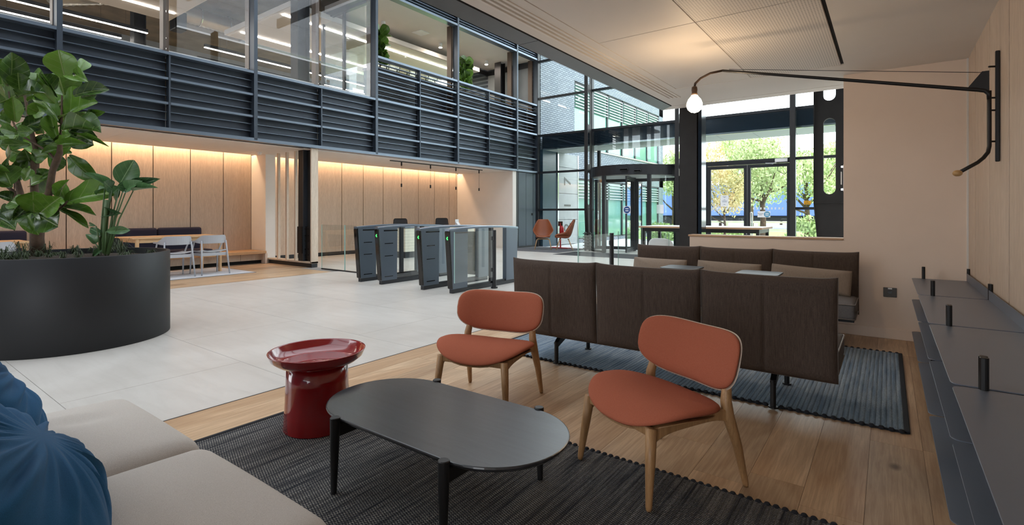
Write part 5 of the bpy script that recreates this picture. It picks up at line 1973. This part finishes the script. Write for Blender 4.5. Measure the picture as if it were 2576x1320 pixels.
# ================================================================= TURNSTILES
def turnstile(x, label, arrow=True, slots=True):
    t = thing('turnstile', label, 'turnstile', (x, 5.51, 0), 0, 'speed gates')
    w = -0.09        # body lies to the left of the visible side

    def arch(y):
        q = (y - 0.85) / 0.88
        return 1.0 - 0.034 * q * q
    # side profile of the front pedestal
    fp = [(0.075, 0.06), (0.41, 0.06), (0.42, arch(0.42) - 0.03), (0.02, 0.94), (0.0, 0.915)]
    obj('front_pedestal', MB().prism(fp, 'X', w + 0.005, -0.004), 'turnstile', t, bevel=0.006)
    ff = [(0.055, 0.07), (0.08, 0.07), (0.022, 0.94), (0.004, 0.945), (-0.012, 0.92)]
    obj('front_cap', MB().prism(ff, 'X', w, 0.0), 'gloss_black', t, bevel=0.008)
    rp = [(1.40, 0.06), (1.70, 0.06), (1.74, 0.90), (1.72, arch(1.72) - 0.01), (1.40, arch(1.40) - 0.03)]
    obj('rear_pedestal', MB().prism(rp, 'X', w + 0.005, -0.004), 'turnstile', t, bevel=0.006)
    obj('plinth', MB().box(w + 0.01, -0.008, 0.085, 1.66, 0, 0.06), 'frame_dark', t)
    n = 18
    rings = []
    for i in range(n + 1):
        y = -0.005 + 1.745 * i / n
        z = arch(y)
        rings.append([(w, y, z - 0.035), (0.0, y, z - 0.035), (0.0, y, z - 0.008), (-0.014, y, z), (w + 0.014, y, z), (w, y, z - 0.008)])
    obj('top_rail', MB().quadstrip(rings), 'turnstile_top', t)
    obj('reader_slot', MB().box(-0.003, 0.001, 0.12, 0.42, 0.895, 0.915), 'gloss_black', t)
    obj('glass_panel', MB().box(w / 2 - 0.005, w / 2 + 0.005, 0.42, 1.40, 0.08, 0.95), 'glass_rail', t)
    obj('inner_post', MB().box(w + 0.02, -0.02, 1.0, 1.07, 0.06, 0.96), 'frame_dark', t)
    obj('lower_rail', MB().box(w + 0.02, -0.02, 0.42, 1.40, 0.06, 0.085), 'frame_dark', t)
    obj('barrier_glass', MB().box(0.0, 0.42, 0.80, 0.812, 0.2, 0.9) if arrow and slots else MB().box(-0.5, w, 0.80, 0.812, 0.2, 0.9), 'glass_rail', t)
    if slots:
        for z in (0.68, 0.47, 0.12):
            obj('vent_slot', MB().box(-0.0045, -0.002, 0.14, 0.32, z, z + 0.012), 'gloss_black', t)
    if arrow:
        a = obj('arrow_light', MB().prism([(-0.035, 0.80), (-0.055, 0.825), (-0.035, 0.85), (-0.025, 0.842), (-0.039, 0.825), (-0.025, 0.808)], 'Y', -0.010, 0.002), 'green_arrow', t)
    return t


turnstile(-7.39, 'grey turnstile at the glass fence, leftmost of the four', False, True)
turnstile(-6.83, 'grey turnstile with green arrow, second from the left', True, True)
turnstile(-5.825, 'grey turnstile with green arrow, third from the left', True, True)
turnstile(-5.21, 'grey turnstile with green arrow, rightmost beside the glass gate', True, False)


def glass_sheet(name, x0, x1, y0, y1, z0, z1, label, group):
    t = thing(name, label, 'glass panel', ((x0 + x1) / 2, (y0 + y1) / 2, z0), group=group)
    hx, hy = abs(x1 - x0) / 2, abs(y1 - y0) / 2
    obj('pane', MB().box(-hx, hx, -hy, hy, 0.0, z1 - z0), 'glass_rail', t)
    e = 0.004
    if hx > hy:
        obj('polished_edge', MB().box(-hx - e, -hx, -hy, hy, 0, z1 - z0), 'glass_edge', t)
        obj('polished_edge', MB().box(hx, hx + e, -hy, hy, 0, z1 - z0), 'glass_edge', t)
    else:
        obj('polished_edge', MB().box(-hx, hx, -hy - e, -hy, 0, z1 - z0), 'glass_edge', t)
        obj('polished_edge', MB().box(-hx, hx, hy, hy + e, 0, z1 - z0), 'glass_edge', t)
    if z0 < 0.05:
        obj('floor_channel', MB().box(-hx, hx, -0.02, 0.02, -z0, 0.012), 'frame_dark', t)
    return t


glass_sheet('glass_fence', -9.80, -9.0, 6.394, 6.406, 0.01, 0.955, 'clear glass fence pane next to the oak screen', 'glass fence panes')
glass_sheet('glass_fence', -8.98, -7.50, 6.394, 6.406, 0.01, 0.955, 'clear glass fence pane next to the leftmost turnstile', 'glass fence panes')
glass_sheet('glass_fence', -2.93, -2.24, 6.394, 6.406, 0.01, 0.955, 'clear glass fence pane beside the black column', 'glass fence panes')


def gate(x, s, label):
    t = thing('glass_gate', label, 'gate', (x, 6.4, 0), group='swing gates')
    obj('post', MB().cyl(0, 0, 0.02, 0.93, 0.03, 20), 'frame_dark', t)
    obj('floor_flange', MB().cyl(0, 0, 0, 0.022, 0.055, 20), 'frame_dark', t)
    obj('gate_leaf', MB().box(s * 0.0 - 0.006, 0.006, -0.93, -0.045, 0.18, 0.925), 'glass_rail', t)
    obj('leaf_edge', MB().box(-0.006, 0.006, -0.936, -0.93, 0.18, 0.925), 'glass_edge', t)
    for z in (0.3, 0.8):
        obj('hinge', MB().box(-0.012, 0.012, -0.06, -0.02, z - 0.03, z + 0.03), 'frame_dark', t)


gate(-5.07, 1, 'open glass gate and dark post beside the rightmost turnstile')
gate(-3.03, 1, 'open glass gate and dark post behind the left end of sofas')

# ================================================================= RECEPTION
dk = thing('reception_desk', 'reception desk faced with white glazed brick on dark plinth', 'desk', (-10.7, 10.6, 0))
obj('core', MB().box(-0.39, 0.385, -1.385, 1.385, 0.17, 0.80), 'grout', dk)
obj('plinth', MB().box(-0.37, 0.36, -1.36, 1.36, 0, 0.17), 'frame_dark', dk)
obj('counter', MB().box(-0.42, 0.42, -1.42, 1.42, 0.80, 0.84), 'shelf_metal', dk)
bmesh_ = {}


def desk_brick(x0, x1, y0, y1, z0, z1):
    key = (round(x1 - x0, 3), round(y1 - y0, 3))
    if key not in bmesh_:
        bmesh_[key] = MB().box(0, key[0], 0, key[1], 0, z1 - z0).mesh('brick')
        bmesh_[key].materials.append(M['glazed_tile'])
    o = obj('brick', bmesh_[key], None, dk)
    o.location = (x0, y0, z0)


for r in range(8):
    z0 = 0.172 + 0.078 * r
    y = -1.4 + (0.11 if r % 2 else 0.0)
    if r % 2:
        desk_brick(0.385, 0.4, -1.4, -1.4 + 0.106, z0, z0 + 0.074)
    while y < 1.39:
        y1 = min(y + 0.216, 1.4)
        desk_brick(0.385, 0.4, y, y1, z0, z0 + 0.074)
        y += 0.22
    x = -0.4 + (0.11 if r % 2 else 0.0)
    while x < 0.38:
        x1 = min(x + 0.216, 0.385)
        desk_brick(x, x1, -1.4, -1.386, z0, z0 + 0.074)
        x += 0.22


def task_chair(loc, rz, label):
    t = thing('task_chair', label, 'chair', loc, rz, 'reception chairs')
    obj('backrest', MB().softbox(0.22, 0.012, 0.26, 0.012, 8, lambda p: (p.x * (1 - 0.12 * (p.z / 0.26)), p.y - 0.5 * p.x * p.x + 0.15 * p.z, p.z)), 'chair_mesh', t, smooth=True, loc=(0, 0.24, 0.77))
    rim = rrect(0.22, 0.26, 0.05, 5)
    obj('back_frame', MB().tube([(x * (1 - 0.12 * (z / 0.26)), 0.24 - 0.5 * x * x + 0.15 * z, 0.77 + z) for x, z in rim] + [(rim[0][0] * (1 - 0.12 * rim[0][1] / 0.26), 0.24 - 0.5 * rim[0][0] ** 2 + 0.15 * rim[0][1], 0.77 + rim[0][1])], 0.013, 8), 'powder_black', t, smooth=True)
    obj('seat', MB().softbox(0.24, 0.23, 0.035, 0.03, 6), 'chair_mesh', t, smooth=True, loc=(0, 0, 0.47))
    obj('stem', MB().cyl(0, 0, 0.1, 0.44, 0.03, 12), 'powder_black', t)
    for k in range(5):
        a = 2 * PI * k / 5
        l = obj('base_arm', MB().tube([(0, 0, 0.11), (0.28 * math.cos(a), 0.28 * math.sin(a), 0.07)], [0.025, 0.014], 8), 'powder_black', t)
        obj('castor', MB().sphere((0.28 * math.cos(a), 0.28 * math.sin(a), 0.03), 0.03, 10, 6), 'powder_black', l, smooth=True)
    for s in (-1, 1):
        obj('armrest', MB().tube([(s * 0.25, 0.05, 0.45), (s * 0.27, 0.05, 0.66), (s * 0.27, -0.12, 0.67)], 0.015, 8), 'powder_black', t)


task_chair((-11.75, 10.38, 0), math.radians(62), 'black mesh office chair behind the left half of reception desk')
task_chair((-11.75, 12.15, 0), math.radians(58), 'black mesh office chair behind the right half of reception desk')
ph = thing('desk_phone', 'small white device on the reception counter', 'phone', (-10.75, 11.75, 0.84))
obj('stand', MB().prism([(-0.06, 0), (0.06, 0), (-0.04, 0.1)], 'Y', -0.06, 0.06), 'white_plastic', ph)
obj('screen', MB().box(-0.05, -0.035, -0.08, 0.08, 0.06, 0.17), 'white_plastic', ph, bevel=0.004)
tk = thing('pendant_track', 'black ceiling track with four slim hanging pendants over reception desk', 'light', (-10.7, 10.95, 2.595))
obj('track', MB().box(-0.018, 0.018, -1.92, 1.92, 0.0, 0.03), 'powder_black', tk)
for u, vb in ((1010, 470), (1083, 473), (1147, 477), (1205, 480)):
    a = (u - 1288.0) / FPX
    d = -10.7 / (FV.x + RV.x * a)
    y = (FV.y + RV.y * a) * d - 10.95
    zb = EYE + (536 - vb) / FPX * d - 2.595
    p = obj('adapter', MB().cyl(0, y, -0.10, 0.0, 0.02, 12), 'powder_black', tk)
    obj('cord', MB().cyl(0, y, zb + 0.08, -0.10, 0.004, 6), 'powder_black', p)
    obj('pendant', MB().cyl(0, y, zb, zb + 0.09, 0.022, 14), 'powder_black', p)

# ================================================================= ALCOVE
bn = thing('oak_bench', 'long low oak bench along the panelled alcove wall', 'bench', (-12.4, 1.7, 0))
obj('bench_top', MB().box(-0.34, 0.44, -4.6, 4.63, 0.24, 0.30), 'oak_bench', bn, bevel=0.004)
y = -4.6
while y < 4.5:
    obj('front_panel', MB().box(0.26, 0.28, y + 0.004, min(y + 1.45, 4.63) - 0.004, 0.08, 0.24), 'oak_panel', bn)
    y += 1.45
obj('plinth', MB().box(-0.3, 0.24, -4.6, 4.6, 0, 0.08), 'black_gap', bn)
obj('end_cheek', MB().prism([(0.26, 0.0), (0.43, 0.0), (0.44, 0.24), (0.26, 0.24)], 'Y', 4.6, 4.655), 'cream_paint', bn)


def banquette(y0, y1, label):
    t = thing('banquette', label, 'banquette', (-12.4, (y0 + y1) / 2, 0.30), group='alcove banquettes')
    L = (y1 - y0) / 4

    for s in (-1, 1):
        obj('back_cushion', MB().softbox(0.055, L - 0.004, 0.285, 0.05, 8), 'navy_wool', t, smooth=True, loc=(-0.27, s * L, 0.30))
        obj('seat_cushion', MB().softbox(0.31, L - 0.004 + 0.0, 0.055, 0.045, 8), 'navy_wool', t, smooth=True, loc=(0.06, s * L, 0.056))


banquette(3.42, 5.18, 'navy upholstered banquette behind the table with two grey chairs')
banquette(0.45, 2.24, 'navy upholstered banquette at the left edge behind the planter')


def oak_table(y0, y1, label):
    t = thing('oak_table', label, 'table', (-11.49, (y0 + y1) / 2, 0.008), group='alcove tables')
    hy = (y1 - y0) / 2
    obj('tabletop', MB().box(-0.46, 0.46, -hy, hy, 0.715, 0.738), 'beech', t, bevel=0.004)
    for sx in (-1, 1):
        obj('apron', MB().box(sx * 0.41 - 0.011, sx * 0.41 + 0.011, -hy + 0.1, hy - 0.1, 0.64, 0.715), 'beech', t)
        obj('apron', MB().box(-0.41, 0.41, sx * (hy - 0.1) - 0.011, sx * (hy - 0.1) + 0.011, 0.64, 0.715), 'beech', t)
        for sy in (-1, 1):
            obj('leg', MB().cyl(sx * 0.42, sy * (hy - 0.09), 0, 0.715, 0.032, 16), 'beech_leg', t, smooth=False)
    return t


oak_table(3.35, 4.97, 'light oak table in front of the alcove banquette')
oak_table(0.40, 2.02, 'light oak table at the left edge behind the planter')


def arm_chair(loc, rz, label):
    t = thing('cover_chair', label, 'chair', loc, rz, 'pale grey armchairs')
    # facing local -y
    def seat_fn(p):
        return (p.x, p.y, p.z + 0.03 * (p.x / 0.24) ** 2 + 0.02 * max(0, p.y) / 0.2)
    obj('seat', MB().softbox(0.235, 0.225, 0.012, 0.011, 8, seat_fn), 'chair_grey', t, smooth=True, loc=(0, 0, 0.425))
    obj('seat_rail', MB().box(-0.235, 0.235, 0.20, 0.222, 0.365, 0.425), 'chair_grey', t, bevel=0.003)
    obj('seat_rail', MB().box(-0.225, -0.205, -0.22, 0.2, 0.365, 0.41).box(0.205, 0.225, -0.22, 0.2, 0.365, 0.41).box(-0.225, 0.225, -0.23, -0.21, 0.365, 0.41), 'chair_grey', t)
    # wrapped back band with arms
    rings = []
    for i in range(25):
        a = math.radians(-12 + 204 * i / 24)
        x, y = 0.275 * math.cos(a), 0.02 + 0.225 * math.sin(a)
        if math.sin(a) < 0:
            y = 0.02 + 1.6 * math.sin(a) * 0.6
        k = max(0.0, math.sin(a))
        z0 = 0.630 - 0.025 * min(1, 1.6 * k)
        z1 = 0.660 + 0.105 * min(1, 1.5 * k) ** 1.5
        nx, ny = math.cos(a), math.sin(a)
        e = 0.006
        rings.append([(x - nx * e, y - ny * e, z0), (x + nx * e, y + ny * e, z0), (x + nx * e, y + ny * e + 0.012 * k, z1), (x - nx * e, y - ny * e + 0.012 * k, z1)])
    obj('backrest', MB().quadstrip(rings), 'chair_grey', t, bevel=0.002)
    for s in (-1, 1):
        obj('leg', MB().tube([(s * 0.255, 0.285, 0), (s * 0.235, 0.232, 0.38), (s * 0.222, 0.195, 0.66)], [0.013, 0.017, 0.013], 10), 'chair_grey', t, smooth=True)
        obj('leg', MB().tube([(s * 0.25, -0.25, 0), (s * 0.243, -0.215, 0.38), (s * 0.262, -0.03, 0.635)], [0.013, 0.017, 0.012], 10), 'chair_grey', t, smooth=True)
    return t


arm_chair((-10.78, 4.555, 0.008), math.radians(-90), 'pale grey armchair nearest the oak screen at the alcove table')
arm_chair((-10.78, 3.93, 0.008), math.radians(-90), 'pale grey armchair partly hidden by the planter rim')
arm_chair((-10.78, 1.50, 0.008), math.radians(-90), 'pale grey armchair at the left edge behind the planter')
rg = thing('pale_rug', 'pale grey flat rug under the alcove table', 'rug', (-11.3, 3.6, 0.001))
obj('pile', MB().box(-0.65, 0.98, -1.65, 1.62, 0, 0.007), 'pale_rug', rg)
obj('hem', MB().box(0.98, 1.0, -1.65, 1.64, 0, 0.006).box(-0.65, 0.98, 1.62, 1.64, 0, 0.006), 'shelf_metal', rg)
rg2 = thing('pale_rug', 'pale grey flat rug at the left edge under the second alcove table', 'rug', (-11.3, 0.2, 0.001))
obj('pile', MB().box(-0.65, 1.0, -1.65, 1.65, 0, 0.007), 'pale_rug', rg2)

# ================================================================= ENTRANCE FURNITURE
tag(obj('door_mat', MB().box(-7.85, -5.1, 12.65, 14.0, 0, 0.006), 'mat_dark'), 'dark entrance mat in front of the revolving door', 'mat')
tag(obj('carpet', MB().box(-10.15, -8.0, 13.2, 15.25, 0, 0.005), 'mat_grey'), 'grey carpet square under the brown leather chairs', 'carpet')


def shell_lounge(loc, rz, label):
    t = thing('leather_chair', label, 'chair', loc, rz, 'brown leather chairs')
    prof = [(-0.30, 0.385), (-0.27, 0.405), (-0.12, 0.385), (0.06, 0.36), (0.17, 0.40), (0.235, 0.50), (0.27, 0.62), (0.31, 0.78), (0.35, 0.93), (0.36, 0.99)]
    half = [0.24, 0.27, 0.31, 0.35, 0.375, 0.385, 0.37, 0.31, 0.24, 0.19]
    lift = [0.05, 0.08, 0.14, 0.20, 0.22, 0.14, 0.06, 0.02, 0.0, 0.0]
    fwd = [0.0, 0.0, 0.0, 0.03, 0.10, 0.17, 0.17, 0.13, 0.08, 0.05]
    mb = MB()
    nu = 14
    for (y, z), h, li, fo in zip(prof, half, lift, fwd):
        for i in range(nu + 1):
            u = -1 + 2 * i / nu
            k = abs(u) ** 2.6
            mb.v.append((h * u * (1 - 0.06 * u * u), y - fo * k, z + li * k))
    for j in range(len(prof) - 1):
        for i in range(nu):
            a = j * (nu + 1) + i
            mb.f.append((a, a + 1, a + nu + 2, a + nu + 1))
    o = obj('shell', mb, 'leather', t, smooth=True)
    sdf = o.modifiers.new('thickness', 'SOLIDIFY')
    sdf.thickness = 0.035
    sub = o.modifiers.new('smooth', 'SUBSURF')
    sub.levels = sub.render_levels = 2
    obj('seat_cushion', MB().softbox(0.235, 0.22, 0.028, 0.026, 8), 'leather', t, smooth=True, loc=(0, -0.07, 0.425))
    for s in (-1, 1):
        for y0, y1 in ((-0.16, -0.27), (0.14, 0.27)):
            obj('leg', MB().tube([(0, y0 * 0.8, 0.345), (s * 0.17, y0, 0.34), (s * 0.21, y0 * 1.05, 0.30), (s * 0.275, y1, 0)], [0.016, 0.016, 0.016, 0.012], 10), 'beech_leg', t, smooth=True)
    return t


shell_lounge((-9.22, 14.25, 0.0055), math.radians(32), 'brown leather shell chair on the left, by the dark doors')
shell_lounge((-8.50, 14.42, 0.0055), math.radians(-58), 'brown leather shell chair on the right, turned to the left')
fe = thing('extinguisher_stand', 'red fire extinguisher stand behind the brown leather chairs', 'fire point', (-9.0, 15.0, 0))
obj('base', MB().box(-0.35, 0.35, -0.12, 0.12, 0, 0.03), 'red_paint', fe)
obj('pole', MB().cyl(0, 0, 0.03, 0.86, 0.025, 10), 'red_paint', fe)
obj('cylinder', MB().lathe([(0.07, 0.42), (0.08, 0.44), (0.08, 0.68), (0.05, 0.75), (0.02, 0.78)], 18, 0.05, 0), 'red_paint', fe, smooth=True)
obj('sign_plate', MB().box(-0.09, 0.09, -0.01, 0.0, 0.76, 0.92), 'brass_dark', fe)
lt = thing('openwork_stand', 'black openwork stand at the foot of the left slotted fin', 'stand', (-7.72, 14.55, 0))
for x in (-0.08, 0.08):
    obj('upright', MB().box(x - 0.012, x + 0.012, -0.05, 0.05, 0, 0.6), 'powder_black', lt)
for k in range(6):
    obj('rung', MB().box(-0.14, 0.14, -0.06, 0.06, 0.06 + 0.095 * k, 0.085 + 0.095 * k), 'powder_black', lt)

ht = thing('high_table', 'long high table with pale top and black frame before the windows', 'table', (-2.375, 8.42, 0))
obj('tabletop', MB().box(-0.92, 0.92, -0.42, 0.42, 0.965, 0.99), 'white_plastic', ht)
obj('edge_band', MB().box(-0.925, 0.925, -0.425, -0.42, 0.963, 0.988).box(-0.925, -0.92, -0.42, 0.42, 0.963, 0.988).box(0.92, 0.925, -0.42, 0.42, 0.963, 0.988), 'oak_cap', ht)
obj('frame', MB().box(-0.86, 0.86, -0.38, -0.34, 0.905, 0.965).box(-0.86, 0.86, 0.34, 0.38, 0.905, 0.965).box(-0.88, -0.84, -0.38, 0.38, 0.905, 0.965).box(0.84, 0.88, -0.38, 0.38, 0.905, 0.965), 'powder_black', ht)
for sx in (-0.86, 0.0, 0.86):
    for sy in (-0.36, 0.36):
        if sx == 0 and sy > 0:
            continue
        obj('leg', MB().box(sx - 0.022, sx + 0.022, sy - 0.022, sy + 0.022, 0, 0.965), 'powder_black', ht)


def shell_stool(loc, rz, label, sc=1.0):
    t = thing('shell_chair', label, 'chair', loc, rz, 'white shell chairs')

    def back_out(a):
        x, y = supe(0.2, 0.17, 3.6)(a)
        return (x * (1 + 0.1 * (-y / 0.17)), y)
    obj('backrest', MB().pad(back_out, 0.007, lambda x, y, n_: (x, 0.20 + 0.2 * y - 0.9 * x * x - n_, 0.665 + y), 44, 6, 10), 'shell_white', t, smooth=True)
    obj('seat', MB().pad(lambda a: supe(0.215, 0.21, 3.6)(a), 0.008, lambda x, y, n_: (x, y - 0.02, 0.45 + 0.4 * x * x + n_), 44, 6, 10), 'shell_white', t, smooth=True)
    obj('back_bridge', MB().softbox(0.13, 0.012, 0.06, 0.01, 6), 'shell_white', t, smooth=True, loc=(0, 0.175, 0.485))
    for s in (-1, 1):
        for y in (-1, 1):
            obj('leg', MB().tube([(s * 0.1, y * 0.1, 0.44), (s * 0.22, y * 0.22, 0)], 0.012, 8), 'chrome', t, smooth=True)
    t.scale = (1, 1, sc)
    return t


shell_stool((-2.68, 7.5, 0), PI, 'white shell chair at the left end of the high table')
shell_stool((-1.72, 7.25, 0), PI, 'white shell chair peeking over the low wall left of centre', 1.1)
shell_stool((-0.88, 7.15, 0), PI, 'white shell chair peeking over the low wall by the wide fin', 1.1)
